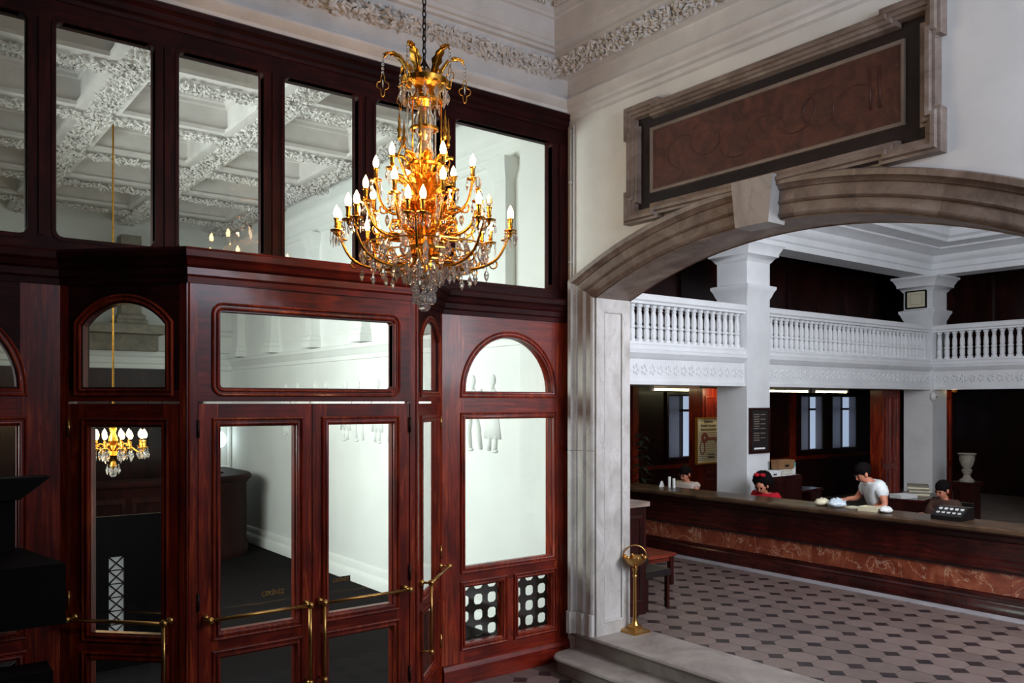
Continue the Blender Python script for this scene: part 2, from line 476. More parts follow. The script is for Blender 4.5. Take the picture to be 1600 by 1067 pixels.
wl = ['wide clear upper window above the dark bay at far left', 'upper window pane second from left showing the coffered foyer ceiling',
      'upper window pane third from left above the vestibule corner', 'upper window pane directly left of the chandelier',
      'upper window pane partly hidden behind the chandelier', 'widest upper window pane right of the chandelier']
for i, (a, b) in enumerate(up):
    wn = struct(empty('window_%d' % (i+1), (0, VP, 0)), wl[i], 'window')
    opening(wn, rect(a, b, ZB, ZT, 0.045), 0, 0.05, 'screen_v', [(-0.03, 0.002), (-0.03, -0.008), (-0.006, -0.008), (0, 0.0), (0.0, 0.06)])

def bay(n, x0, x1, m0, label, mirror=False):
    """arched bay of the screen: x0..x1 glass, stiles to m0=(left,right)"""
    wn = struct(empty('window_%d' % n, (0, VP, 0)), label, 'window')
    l, r = m0
    MB().box(l, x0-0.02, 0, 0.12, 0.0, 3.60).build('stile', M['wood_v'], wn)
    MB().box(x1+0.02, r, 0, 0.12, 0.0, 3.60).build('stile', M['wood_v'], wn)
    ap = archpath(x0, x1, 2.70, 2.70, (x1-x0)/2 - 0.001, 28)
    MB().plate(rect(x0-0.02, x1+0.02, 2.66, 3.60), [ap], 0, 0.10, XZ).build('arch_panel', M['wood_h'] if n == 7 else M['screen_h'], wn)  # left bay panel gets the darker timber, its shade put into the colour
    opening(wn, ap, 0, 0.05)
    MB().box(x0-0.02, x1+0.02, 0, 0.10, 2.46, 2.66).build('rail', M['wood_h'], wn)
    opening(wn, rect(x0, x1, 1.075, 2.44), 0, 0.05)
    MB().box(x0-0.02, x1+0.02, 0, 0.10, 0.90, 1.06).build('rail', M['wood_h'], wn)
    xm = (x0+x1)/2
    MB().box(xm-0.085, xm+0.085, 0, 0.10, 0.34, 0.90).build('muntin', M['wood_v'], wn)
    for a, b in ((x0, xm-0.10), (xm+0.10, x1)):
        opening(wn, rect(a, b, 0.365, 0.88), 0, 0.04)
        # pierced cast iron grille behind the low pane
        holes = []
        px_, pz_ = 0.158, 0.148
        for i in range(3):
            for j in range(4):
                cx = a + 0.055 + i*px_; cz = 0.40 + 0.03 + j*pz_
                hw, hh, k = 0.05, 0.05, 0.022
                if cx+hw > b+0.1: continue
                holes.append([(cx-hw+k,cz-hh),(cx+hw-k,cz-hh),(cx+hw,cz-hh+k),(cx+hw,cz+hh-k),(cx+hw-k,cz+hh),(cx-hw+k,cz+hh),(cx-hw,cz+hh-k),(cx-hw,cz-hh+k)])
        xm1 = max(p[0] for h in holes for p in h) + 0.03
        MB().plate(rect(a-0.03, max(b+0.02, xm1), 0.34, 0.96), holes, 0.10, 0.112, XZ).build('iron_grille', M['iron'], wn)
    MB().box(x0-0.02, x1+0.02, 0, 0.10, 0.0, 0.34).build('base_rail', M['wood_h'], wn)
    MB().run([(l, 0), (r, 0)], [(0,0.0),(0.035,0.0),(0.035,0.15),(0.02,0.19),(0,0.20)], side=-1, closed_prof=True).build('plinth', M['wood_h'], wn)
    return wn
bay(7, 4.358, 5.394, (4.10, UA), 'arched mahogany bay with tall pane beside the marble arch jamb')
bay(8, -0.284, 0.752, (-2.2, 1.01), 'dark arched mahogany bay at the far left edge')

# lower cornice running round the vestibule
cpath = [(ULX, 0), (1.01, 0), (1.67, VF-VP), (3.44, VF-VP), (4.10, 0), (URX-0.02, 0)]
CPR = [(-0.01,3.40),(0.012,3.40),(0.016,3.44),(0.03,3.455),(0.03,3.50),(0.05,3.515),(0.065,3.55),(0.085,3.57),(0.09,3.61),(0.075,3.63),(-0.01,3.64)]
offs_c = [offset(cpath, -o, False) for o, z in CPR]
for i0, i1, mt in ((0, 2, 'screen_h'), (2, 3, 'wood_h'), (3, 5, 'screen_h')):  # left run in darker timber: its shade is put into the colour
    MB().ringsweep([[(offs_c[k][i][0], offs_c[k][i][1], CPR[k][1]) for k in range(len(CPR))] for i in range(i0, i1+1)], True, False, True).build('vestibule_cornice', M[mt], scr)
MB().prism([(1.01,0),(1.67,VF-VP),(3.44,VF-VP),(4.10,0)], 3.55, 3.60, XY).build('vestibule_roof', M['dwood'], scr)

# ------------------------------------------------------------------ vestibule facets
FA = math.atan2(-1, 1)
facets = [((1.67, VF), 0.0, 1.77), ((1.01, VP), -PI/4, 0.933), ((3.44, VF), PI/4, 0.933)]
fl = ['wide transom light over the centre pair of doors', 'arched fanlight over the angled door on the dark side of the vestibule',
      'arched fanlight over the angled door turned almost edge-on']
for i, ((ox, oy), rz, W) in enumerate(facets):
    t = struct(empty('window_%d' % (9+i), (ox, oy, 0), rz), fl[i], 'window')
    pw = 0.062
    MB().box(-0.01, pw, 0.0, 0.09, 0.0, 3.45).build('post', M['wood_v'], t)
    MB().box(W-pw, W+0.01, 0.0, 0.09, 0.0, 3.45).build('post', M['wood_v'], t)
    MB().box(pw, W-pw, 0.0, 0.08, 2.604, 2.68).build('transom', M['wood_h'], t)
    if i == 0:
        p = rect(0.215, W-0.215, 2.70, 3.22, 0.02)
    else:
        p = archpath(0.166, W-0.166, 2.70, 3.12, 0.15, 16)
    MB().plate(rect(pw, W-pw, 2.68, 3.46), [p], 0.0, 0.075 if i < 2 else 0.022, XZ).build('spandrel', M['wood_h'] if i == 0 else M['screen_h'], t)  # side spandrels darker, the left facet's shade painted in as timber colour
    opening(t, p, 0.0, 0.055 if i < 2 else 0.012, prof=MOULD if i < 2 else MOULD[:-1] + [(0.0, 0.02)])

def door(n, label, loc, rz, W, free, yg=0.03):
    """leaf in local x 0..W, free = +1 when the free edge is at x = W"""
    t = struct(empty('door_%d' % n, loc, rz), label, 'door')
    hs, fs = 0.155, 0.135; th = 0.055 if n < 4 else 0.024
    a, b = (hs, W-fs) if free > 0 else (fs, W-hs)
    for x0, x1 in ((0.004, a-0.02), (b+0.02, W-0.004)):
        MB().box(x0, x1, 0.0, th, 0.012, 2.588).build('stile', M['wood_v'], t)
    for z0, z1 in ((2.45, 2.588), (0.86, 1.01), (0.012, 0.30)):
        MB().box(a-0.02, b+0.02, 0.0, th, z0, z1).build('rail', M['wood_h'], t)
    mp = MOULD if n < 4 else MOULD[:-1] + [(0.0, yg+0.008)]
    opening(t, rect(a, b, 1.03, 2.43), 0.0, yg, prof=mp)
    opening(t, rect(a, b, 0.32, 0.84), 0.0, yg, pane='lower_pane', prof=mp)
    # brass push bar: level bar, then a drop bar along the free stile
    xf = W-0.055 if free > 0 else 0.055
    xh = 0.05 if free > 0 else W-0.05
    zb, yb = 1.135, -0.095
    bar = MB(); bar.tube([(xh, yb, zb), (xf, yb, zb)], 0.0125, 10); br = bar.build('push_bar', M['brass'], t, True)
    for x, z in ((xh, zb), (xf, zb)):
        MB().ball((x, yb, z), 0.027, 12, 8).build('ball_end', M['brass'], br, True)
        MB().tube([(x, yb, z), (x, 0.0, z)], 0.010, 8).build('standoff', M['brass'], br, True)
        MB().ball((x, -0.012, z), 0.028, 12, 8).build('rosette', M['brass'], br, True)
    dr = MB().tube([(xf, yb, zb), (xf, yb, 0.58)], 0.0125, 10).build('drop_bar', M['brass'], t, True)
    MB().ball((xf, yb, 0.575), 0.024, 12, 8).build('ball_end', M['brass'], dr, True)
    MB().tube([(xf, yb, 0.575), (xf, 0.0, 0.575)], 0.010, 8).build('standoff', M['brass'], dr, True)
    # hinges on the hinge edge
    xe = 0.0 if free > 0 else W
    for z in (0.45, 1.25, 2.42):
        MB().tube([(xe, -0.008, z-0.06), (xe, -0.008, z+0.06)], 0.010, 8).build('hinge', M['iron'] if n < 3 else M['brass'], t, True)
    return t, a, b
LW = 0.82
d1, a1, b1 = door(1, 'mahogany door leaf of the centre pair nearer the dark side, gold CEKINIZ lettering', (1.735, VF+0.005, 0), 0, LW, 1)
d2, a2, b2 = door(2, 'mahogany door leaf of the centre pair with a small black plate on its glass', (1.735+LW, VF+0.005, 0), 0, LW, -1)
s = math.sqrt(0.5)
o3 = 0.066
door(3, 'angled mahogany door on the dark side with the foyer chandelier seen through it', (1.01+s*o3+0.005*s, VP-s*o3+0.005*s, 0), -PI/4, 0.80, 1)
door(4, 'angled mahogany door seen almost edge-on right of the centre pair', (3.44+s*o3-0.005*s, VF+s*o3+0.005*s, 0), PI/4, 0.80, -1, 0.012)
# lettering on the glass
text('gold_lettering', '\u00c7EK\u0130N\u0130Z', 0.045, M['gold'], d1, (b1-0.15, 0.028, 1.235), (PI/2, 0, 0), depth=0.0005, sx=0.9)
pl = MB().box(a2+0.03, a2+0.185, 0.026, 0.0295, 1.235, 1.285).build('sign_plate', M['ink'], d2)
text('plate_lettering', '\u00c7EK\u0130N\u0130Z', 0.036, M['gold'], pl, (a2+0.107, 0.0255, 1.260), (PI/2, 0, 0), depth=0.0005, sx=0.9)

# ------------------------------------------------------------------ arch wall
def arc_pts(h, rise, zs, n):
    R = (h*h + rise*rise) / (2*rise); cz = zs + rise - R; t = math.asin(h / R)
    return [(AC + R*math.sin(t - 2*t*k/n), cz + R*math.cos(t - 2*t*k/n)) for k in range(n+1)]
inner = [(AC+AH, FLOOR2)] + arc_pts(AH, AR, AS, 40) + [(AC-AH, FLOOR2)]
hole = list(inner); hole[0] = (AC+AH, -0.2); hole[-1] = (AC-AH, -0.2)
outer = [(-2.6, -0.2), (AC-AH, -0.2)] + hole[::-1][1:-1] + [(AC+AH, -0.2), (VP+0.12, -0.2), (VP+0.12, CEIL), (-2.6, CEIL)]
ow = [(-2.6, 0.0)] + [(AC-AH, 0.0)] + [p for p in inner[::-1][1:-1]] + [(AC+AH, 0.0), (VP+0.12, 0.0), (VP+0.12, CEIL), (-2.6, CEIL)]
wr = struct(MB().plate(ow, [], UA, UB, YZ).build('wall_right', M['plaster']), 'white plaster wall pierced by the wide marble arch', 'wall')

arch = struct(empty('trim_2', (UA, AC, FLOOR2)), 'moulded grey marble surround of the wide segmental arch', 'arch')
APROF = [(0.0, 0.0), (0.0, 0.02), (-0.012, 0.035), (-0.03, 0.04), (-0.03, 0.03), (-0.10, 0.03), (-0.105, 0.045), (-0.12, 0.055), (-0.125, 0.045),
         (-0.205, 0.045), (-0.21, 0.06), (-0.235, 0.075), (-0.245, 0.10), (-0.285, 0.105), (-0.295, 0.09), (-0.30, 0.0)]
NI = len(inner)
offs = {o: offset(inner, -o, False) if False else None for o, _ in APROF}
def off_open(d):   # outward from the opening: path travels from +v jamb over to -v jamb, opening is on its left
    return offset(inner, d, False)
orings = [(off_open(o), pr) for o, pr in APROF]
def surround(i0, i1, name, dz=0.0):
    rings = []
    for i in range(i0, i1+1):
        rings.append([(-pr, pts[i][0]-AC, pts[i][1]-FLOOR2) for pts, pr in orings])
    MB().ringsweep(rings, False, False, True).build(name, M['marble'] if name == 'jamb_block' else M['marble_brown'], arch, 'angle')
# jambs in stacked blocks
def jamb(i_edge, flip):
    zs = [FLOOR2, 0.52, 2.12, AS]
    base = inner[0] if not flip else inner[-1]
    top_i = 1 if not flip else NI-2
    for k in range(3):
        rings = []
        for z, ii in ((zs[k]+0.002, None), (zs[k+1]-0.002 if k < 2 else AS, 1 if k == 2 else None)):
            rg = []
            for (o, pr) in APROF:
                oo = -o if not flip else o
                if ii is None: y, zz = base[0]+oo, z
                else:
                    p = off_open(o)[top_i]; y, zz = p
                e = 0.02 if k == 0 and pr > 0 else 0.0
                rg.append((-(pr+e), y-AC, zz-FLOOR2))
            rings.append(rg)
        MB().ringsweep(rings, False, False, True).build('jamb_block', M['marble'], arch, 'angle')
jamb(0, False); jamb(0, True)
cuts = [1, 7, 13, 18]
for a, b in zip(cuts[:-1], cuts[1:]): surround(a, b, 'voussoir')
cuts = [24, 29, 35, 41]
for a, b in zip(cuts[:-1], cuts[1:]): surround(a, b, 'voussoir')
surround(18, 24, 'voussoir')
# keystone
kz0 = AS+AR-0.045; kz1 = AS+AR+0.32
MB().prism([(-0.155, kz0-FLOOR2), (0.155, kz0-FLOOR2), (0.195, kz1-FLOOR2), (-0.195, kz1-FLOOR2)], -0.15, 0.06, YZ).build('keystone', M['marble'], arch)
# lining of the opening (reveal) with sunk panels on the jambs
def lining(i0, i1, name, mat):
    rings = []
    for i in range(i0, i1+1):
        p = inner[i]; q = offset(inner, 0.02, False)[i]
        n_ = offset(inner, 0.012, False)[i]
        rings.append([(0.0, p[0]-AC, p[1]-FLOOR2), (0.0, n_[0]-AC, n_[1]-FLOOR2), (UB-UA+0.02, n_[0]-AC, n_[1]-FLOOR2), (UB-UA+0.02, q[0]-AC, q[1]-FLOOR2)])
    MB().ringsweep(rings, False, False, False).build(name, mat, arch, 'angle')
lining(1, NI-2, 'soffit', M['marble_brown'])
for sgn in (1, -1):
    y = sgn*AH
    def RV(a, b, c): return (a, y - sgn*c, b)
    H = AS-FLOOR2
    MB().plate(rect(0.0, UB-UA+0.02, 0, H), [rect(0.10, 0.37, 0.12, H-0.12)], 0.002, 0.022, RV).build('reveal_frame', M['marble'], arch)
    MB().box(0.08, 0.39, min(y-sgn*0.004, y+sgn*0.02), max(y-sgn*0.004, y+sgn*0.02), 0.1, H-0.1).build('reveal_panel', M['marble'], arch)
    mbp = MB(); mbp.loopsweep(rect(0.10, 0.37, 0.12, H-0.12), [(0, 0.022), (0.006, 0.026), (0.018, 0.02), (0.022, 0.006)], RV)
    mbp.build('reveal_moulding', M['marble'], arch, 'angle')

# inscribed stone panel over the arch
pv0, pv1, pz0, pz1 = 2.656, 5.557, 4.236, 5.31
pn = tag(empty('inscription_tablet', (UA, (pv0+pv1)/2, pz0)), 'long red-brown stone panel in a black and grey marble frame over the arch', 'panel')
py0 = (pv0+pv1)/2
def PN(a, b, c): return (-c, a-py0, b-pz0)
e = 0.035; L = 0.42; Hh = 0.30
outl = [(pv0,pz0),(pv0+L,pz0),(pv0+L,pz0+e),(pv1-L,pz0+e),(pv1-L,pz0),(pv1,pz0),(pv1,pz0+Hh),(pv1-e,pz0+Hh),(pv1-e,pz1-Hh),(pv1,pz1-Hh),(pv1,pz1),
        (pv1-L,pz1),(pv1-L,pz1-e),(pv0+L,pz1-e),(pv0+L,pz1),(pv0,pz1),(pv0,pz1-Hh),(pv0+e,pz1-Hh),(pv0+e,pz0+Hh),(pv0,pz0+Hh)]
MB().loopsweep(outl, [(0,0.0),(0,0.09),(0.02,0.095),(0.03,0.115),(0.055,0.12),(0.06,0.10),(0.085,0.095),(0.09,0.075),(0.11,0.07),(0.118,0.012),(0.13,0.01)], PN).build('frame', M['marble_brown'], pn, 'angle')
MB().prism(offset(outl, 0.10), 0.0, 0.012, PN).build('black_border', M['blackstone'], pn)
fr_ = rect(pv0+0.27, pv1-0.27, pz0+0.25, pz1-0.23)
MB().loopsweep(fr_, [(0,0.012),(0.003,0.03),(0.02,0.034),(0.03,0.028),(0.034,0.01)], PN).build('fillet', M['fillet'], pn, 'angle')
fld = MB().prism(offset(fr_, 0.028), 0.0, 0.016, PN).build('inscribed_field', M['redstone'], pn)
# worn carved strokes on the field
rnd = random.Random(3)
for k in range(7):
    cx = pv0+0.62+k*0.27; cz = (pz0+pz1)/2 + rnd.uniform(-0.05, 0.05)
    ang0 = rnd.uniform(0, 6.28); pts = []
    for q in range(22):
        t = q/21; a = ang0 + 4.4*t*(1 if k % 2 else -1); r_ = 0.10 + 0.09*t
        pts.append(PN(cx + r_*1.15*math.cos(a), cz + r_*0.9*math.sin(a), 0.0165))
    MB().tube(pts, [0.003 + 0.004*math.sin(PI*q/21) for q in range(22)], 5).build('carved_stroke', M['redstone'], fld, True)
for x in (pv0+0.45, pv0+0.52):
    MB().tube([PN(x, pz0+0.42, 0.017), PN(x+0.01, pz1-0.36, 0.017)], 0.007, 5).build('carved_stroke', M['redstone'], fld, True)

# white cable conduit in the corner
cd = tag(empty('wall_conduit', (UA-0.005, 6.375, 0.6)), 'white cable conduit running up the corner beside the screen', 'conduit')
MB().tube([(-0.014,0,0.55),(-0.014,0,4.75)], 0.013, 8).build('pipe', M['white_metal'], cd, True)
MB().tube([(-0.014,-0.045,2.4),(-0.014,-0.045,4.78)], 0.010, 8).build('pipe', M['white_metal'], cd, True)
for z in (0.9, 1.7, 2.6, 3.4, 4.2):
    MB().box(-0.03, 0.003, -0.022, 0.022, z, z+0.02).build('clip', M['white_metal'], cd)
MB().box(-0.05, 0.0, -0.025, 0.03, 1.50, 1.56).build('cable_box', M['black_metal'], cd)

# ------------------------------------------------------------------ hall cornice and ceiling
def leaves(mb, p0, p1, width_vec, normal, n, size, rng, lift=0.02):
    """acanthus leaf scatter along a band p0->p1"""
    p0 = Vector(p0); p1 = Vector(p1); wv = Vector(width_vec); nm = Vector(normal).normalized()
    ax = (p1-p0).normalized(); wn = wv.normalized()
    for i in range(n):
        c = p0 + (p1-p0)*((i + rng.random())/n) + wv*(rng.random()-0.5) + nm*(lift*rng.random())
        a = rng.uniform(0, 2*PI); dd = (ax*math.cos(a) + wn*math.sin(a) + nm*rng.uniform(-0.2, 0.7)).normalized()
        sd = dd.cross(nm).normalized(); s_ = size*rng.uniform(0.7, 1.3)
        b0 = c - dd*s_*0.5; t0 = c + dd*s_*0.5 + nm*s_*0.3
        l = c + sd*s_*0.32; r_ = c - sd*s_*0.32; md = c + nm*s_*0.32
        mb.add([b0, l, t0, r_, md], [(0,1,4),(1,2,4),(2,3,4),(3,0,4)])
rg = random.Random(5)
cor = struct(empty('trim_3', (UA, VP, 5.47)), 'white plaster cornice with leaf garland round the hall ceiling', 'cornice')
def cpt(l): return [(x-UA, y-VP) for x, y in l]
hall = cpt([(-4.1, -2.5), (UA, -2.5), (UA, VP), (-4.1, VP)])
low = [(0.0,5.44),(0.02,5.45),(0.02,5.49),(0.04,5.50),(0.04,5.53),(0.055,5.545),(0.075,5.585),(0.075,5.60),(0.05,5.61),(0.05,5.635),(0.012,5.65),(0.012,5.84),(0.02,5.85)]
Z0 = 5.47
MB().run(hall, [(o*1.9, z-Z0) for o, z in low], closed=True).build('lower_moulding', M['mould'], cor, 'angle')
hall2 = cpt([(-4.1, -2.5), (UA-0.15, -2.5), (UA-0.15, VP), (-4.1, VP)])
upp = [(-0.155,5.845),(0.03,5.85),(0.06,5.87),(0.12,5.93),(0.13,6.01),(0.165,6.02),(0.165,6.05),(0.19,6.06),(0.19,6.10),(0.205,6.11),(0.205,6.31),(0.23,6.32),(0.23,6.345),(0.265,6.37),(0.265,6.43),(0.31,6.45),(0.31,6.53),(0.36,6.55),(0.36,6.70)]
MB().run(hall2, [(o, z-Z0) for o, z in upp], closed=True).build('upper_moulding', M['mould'], cor, 'angle')
g = MB()
leaves(g, (-4.5, -0.085, 5.90-Z0), (-0.2, -0.085, 5.90-Z0), (0, -0.13, 0.10), (0, -0.6, -0.8), 1300, 0.066, rg)
leaves(g, (-0.235, -0.1, 5.90-Z0), (-0.235, -6.0, 5.90-Z0), (-0.13, 0, 0.10), (-0.6, 0, -0.8), 1900, 0.066, rg)
leaves(g, (-1.95, -0.10, 5.88-Z0), (-6, -0.10, 5.88-Z0), (0, -0.16, 0.05), (0, -0.5, -0.8), 500, 0.085, rg, 0.05)
leaves(g, (-0.24, -2.1, 5.88-Z0), (-0.24, -6, 5.88-Z0), (-0.16, 0, 0.05), (-0.5, 0, -0.8), 500, 0.085, rg, 0.05)
go = g.build('leaf_garland', M['mould'], cor); go['kind'] = 'stuff'
dn = MB()
for k in range(70):
    x = -0.55 - k*0.035
    dn.box(x, x+0.02, -0.305, -0.27, 6.385-Z0, 6.425-Z0)
    y = -0.34 - k*0.035
    dn.box(-0.455, -0.42, y, y+0.02, 6.385-Z0, 6.425-Z0)
do = dn.build('egg_and_dart', M['mould'], cor); do['kind'] = 'stuff'
struct(MB().box(-4.2, UB, -2.6, VP+0.1, CEIL, CEIL+0.1).build('ceiling', M['plaster']), 'white plaster ceiling of the hall above the chandelier', 'ceiling')
# side of the hall away from the arch and behind the landing
struct(MB().box(-4.3, -4.1, -2.6, VP+0.12, -0.2, CEIL).build('wall_left', M['dwood']), 'dark panelled side wall out of view', 'wall')
def wall_with_opening(name, label, x0, x1, z0, z1, y0, y1, win, mat):
    return struct(MB().plate(rect(x0, x1, z0, z1), [rect(*win)], y0, y1, XZ).build(name, mat), label, 'wall')
wall_with_opening('wall_front', 'dark wall with a window behind the landing', -4.3, UA, -0.2, CEIL, -1.2, -1.0, (2.85, 5.35, 4.0, 4.9), M['dwood'])  # unseen opening, added for the cool landing fill

# ================================================================== foyer beyond the screen
FV1 = 16.6; FU = 5.62; FL = -0.8
struct(MB().box(FL-0.1, FU+0.2, VP+0.13, FV1+0.2, -0.2, -0.02).build('floor_foyer', M['carpet']), 'dark floor of the foyer beyond the doors', 'floor')
fw = struct(MB().box(FU, FU+0.15, VP+0.125, FV1+0.2, -0.1, 6.6).build('wall_foyer_right', M['plaster_bright']), 'bright white foyer wall with relief figures and pilasters', 'wall')
MB().box(5.44, FU, VP+0.125, 7.02, -0.02, 6.55).build('pier', M['plaster_bright'], fw)
fpath = [(FU, VP+0.2), (FU, FV1)]
MB().run([(FU, 7.02), (FU, FV1-0.01)], [(0,3.22),(0.02,3.23),(0.02,3.29),(0.045,3.31),(0.06,3.36),(0.10,3.39),(0.105,3.44),(0,3.46)], closed_prof=True).build('ledge', M['plaster_bright'], fw, 'angle')
MB().run([(FU, 7.02), (FU, FV1-0.01)], [(0,-0.02),(0.07,-0.02),(0.07,0.10),(0.05,0.14),(0.03,0.16),(0.03,0.24),(0.01,0.27),(0,0.28)], closed_prof=True).build('skirting', M['plaster_bright'], fw, 'angle')
MB().run([(FU, 7.02), (FU, FV1-0.01)], [(0,5.28),(0.03,5.29),(0.03,5.36),(0.06,5.38),(0.06,5.5),(0.10,5.53),(0.14,5.60),(0.14,5.66),(0,5.68)], closed_prof=True).build('entablature', M['plaster_bright'], fw, 'angle')
pil = MB().square([(0.17,3.46),(0.17,3.56),(0.15,3.58),(0.15,3.63),(0.125,3.66),(0.12,3.68),(0.11,5.02),(0.12,5.03),(0.12,5.06),(0.14,5.10),(0.17,5.18),(0.17,5.28)]).build('pilaster', M['plaster_bright'], fw, 'angle')
pil.location = (FU-0.02, 7.45, 0)
for k in range(1, 6):
    c = pil.copy(); col.objects.link(c); c.location = (FU-0.02, 7.45 + 1.7*k, 0)
rp = MB().box(FU-0.012, FU+0.004, -0.62, 0.62, 3.62, 4.95).build('sunk_panel', M['plaster_bright'], fw)
rp.location = (0, 8.3, 0)
for k in range(1, 5):
    c = rp.copy(); col.objects.link(c); c.location = (0, 8.3 + 1.7*k, 0)

# low relief figures on the foyer wall
def relief(kind):
    mb = MB(); D = 0.035
    def el(y, z, ry, rz, d=D): mb.ball((0, y, z), (d, ry, rz), 10, 8)
    el(0, 0.83, 0.055, 0.07); el(0, 0.74, 0.03, 0.05)
    el(0, 0.60, 0.10, 0.14); el(0, 0.46, 0.085, 0.09)
    if kind == 0:
        mb.add([(-D*0.9,-0.09,0.42),(-D*0.9,0.09,0.42),(-D*0.6,0.15,0.16),(-D*0.6,-0.15,0.16),(0,-0.10,0.44),(0,0.10,0.44),(0,0.16,0.16),(0,-0.16,0.16)],
               [(0,1,2,3),(0,3,7,4),(1,5,6,2),(3,2,6,7),(0,4,5,1)])
        mb.tube([(0,0.06,0.2),(0,0.07,0.02)], 0.03, 6); mb.tube([(0,-0.06,0.2),(0,-0.05,0.02)], 0.03, 6)
        mb.tube([(0,0.09,0.68),(0,0.19,0.58),(0,0.24,0.72)], 0.028, 6); mb.tube([(0,-0.09,0.68),(0,-0.16,0.52),(0,-0.10,0.42)], 0.028, 6)
    else:
        mb.tube([(0,0.05,0.44),(0,0.08,0.24),(0,0.04,0.02)], [0.055,0.042,0.028], 6); mb.tube([(0,-0.05,0.44),(0,-0.12,0.25),(0,-0.17,0.03)], [0.055,0.042,0.028], 6)
        mb.tube([(0,0.09,0.68),(0,0.22,0.66),(0,0.33,0.75)], 0.028, 6); mb.tube([(0,-0.09,0.68),(0,-0.18,0.56),(0,-0.15,0.42)], 0.028, 6)
    mb.ball((0, 0.05 if kind else -0.04, 0.02), (D, 0.06, 0.025), 8, 6)
    return mb
rel = [relief(k).build('relief_figure', M['plaster_bright'], fw, True) for k in (0, 1)]
spots = [7.75, 8.15, 9.6, 10.0, 10.5, 11.1, 11.5, 12.2, 12.6, 13.3, 13.8]
for i, v in enumerate(spots):
    o = rel[i] if i < 2 else link('relief_figure', rel[i % 2].data, fw)
    o.location = (FU-0.004, v, 2.02); o.scale = (1, (-1) ** (i // 2), 1)

# far end of the foyer: dark panelling below, white gallery front above
fe = struct(MB().box(FL-0.1, FU, FV1, FV1+0.2, -0.1, 6.6).build('wall_foyer_end', M['plaster_bright']), 'far foyer wall, white above and dark wood below', 'wall')
MB().box(FL, 4.95, FV1-0.06, FV1, -0.02, 3.22).build('panelling', M['dwood'], fe)
for k in range(6):
    x = -0.2 + k*0.9
    if x > 4.3: continue
    MB().plate(rect(x, x+0.75, 0.3, 2.9), [rect(x+0.1, x+0.65, 0.45, 2.75)], FV1-0.09, FV1-0.06, XZ).build('panel_frame', M['dwood'], fe)
MB().run([(FL, FV1), (FU, FV1)], [(0,3.20),(0.10,3.22),(0.10,3.30),(0.13,3.32),(0.13,3.42),(0.18,3.46),(0.18,3.54),(0.08,3.56),(0.08,3.86),(0.14,3.90),(0.16,3.96),(0,3.98)], side=-1, closed_prof=True).build('gallery_front', M['plaster_bright'], fe, 'angle')
gb = tag(empty('gallery_column', (3.45, 16.2, 3.98)), 'grey column base on a projecting gallery bracket seen through the dark side fanlight', 'column')
MB().box(-0.55, 0.75, -0.35, 0.42, -0.16, 0.0).build('bracket_slab', M['stone'], gb)
MB().square([(0.26,0.0),(0.26,0.08),(0.23,0.10),(0.23,0.16),(0.19,0.19),(0.17,0.22),(0.17,1.6)], (0.2,0,0)).build('shaft', M['stone'], gb, 'angle')
MB().box(-0.5, 0.7, 0.0, 0.40, -0.45, -0.16).build('corbel', M['stone'], gb)
# arched niche with a lit globe at the end of the white wall
nl = tag(empty('globe_lamp', (5.30, FV1-0.02, 1.35)), 'glowing round globe lamp in an arched niche past the foyer counter', 'lamp')
MB().loopsweep(archpath(-0.24, 0.24, 0.0, 0.75, 0.23, 16), [(-0.06,0.0),(-0.06,-0.05),(-0.02,-0.06),(0,-0.04),(0,0.0)], XZ).build('niche_frame', M['plaster_bright'], nl, 'angle')
MB().ball((0, -0.16, 0.52), 0.17, 14, 10).build('globe', M['globe'], nl, True)
MB().tube([(0, 0.0, 0.28), (0, -0.14, 0.30), (0, -0.16, 0.38)], 0.02, 8).build('bracket', M['brass'], nl, True)

# left wall of the foyer with an unseen opening added for the fill light
struct(MB().plate(rect(VP+0.125, FV1+0.2, -0.1, 6.6), [rect(7.4, 11.2, 1.2, 4.0)], FL-0.1, FL+0.05, YZ).build('wall_foyer_left', M['plaster_bright']), 'foyer side wall with the daylight window', 'wall')

# curved dark wood porter's counter
pc = tag(empty('porter_counter', (4.0, 14.9, -0.02)), 'round-ended dark panelled wooden counter standing in the foyer', 'counter')
cpth = [(-2.6, -0.9)] + [(0.35 + 0.9*math.sin(t), 0.0 - 0.9*math.cos(t)) for t in [k*PI/2/10 for k in range(11)]] + [(1.25, 1.2)]
MB().run(cpth, [(0,0.0),(0.05,0.0),(0.05,0.18),(0.02,0.22),(0.02,1.20),(0.05,1.25),(0.05,1.28),(-0.02,1.28)], side=-1).build('body', M['matte_wood'], pc, 'angle')
MB().run(cpth, [(-0.35,1.28),(0.08,1.28),(0.10,1.31),(0.10,1.35),(0.07,1.385),(-0.35,1.385)], side=-1, closed_prof=True).build('top', M['matte_wood'], pc, 'angle')
for k in range(5):
    x = -2.5 + k*0.56
    MB().plate(rect(x, x+0.48, 0.3, 1.12), [rect(x+0.07, x+0.41, 0.38, 1.04)], -0.945, -0.92, XZ).build('panel_frame', M['matte_wood'], pc)

M['frost'] = plain('backlit_frosted_glass', (170,172,172), 0.4, emis=(200,205,205), estr=0.25)
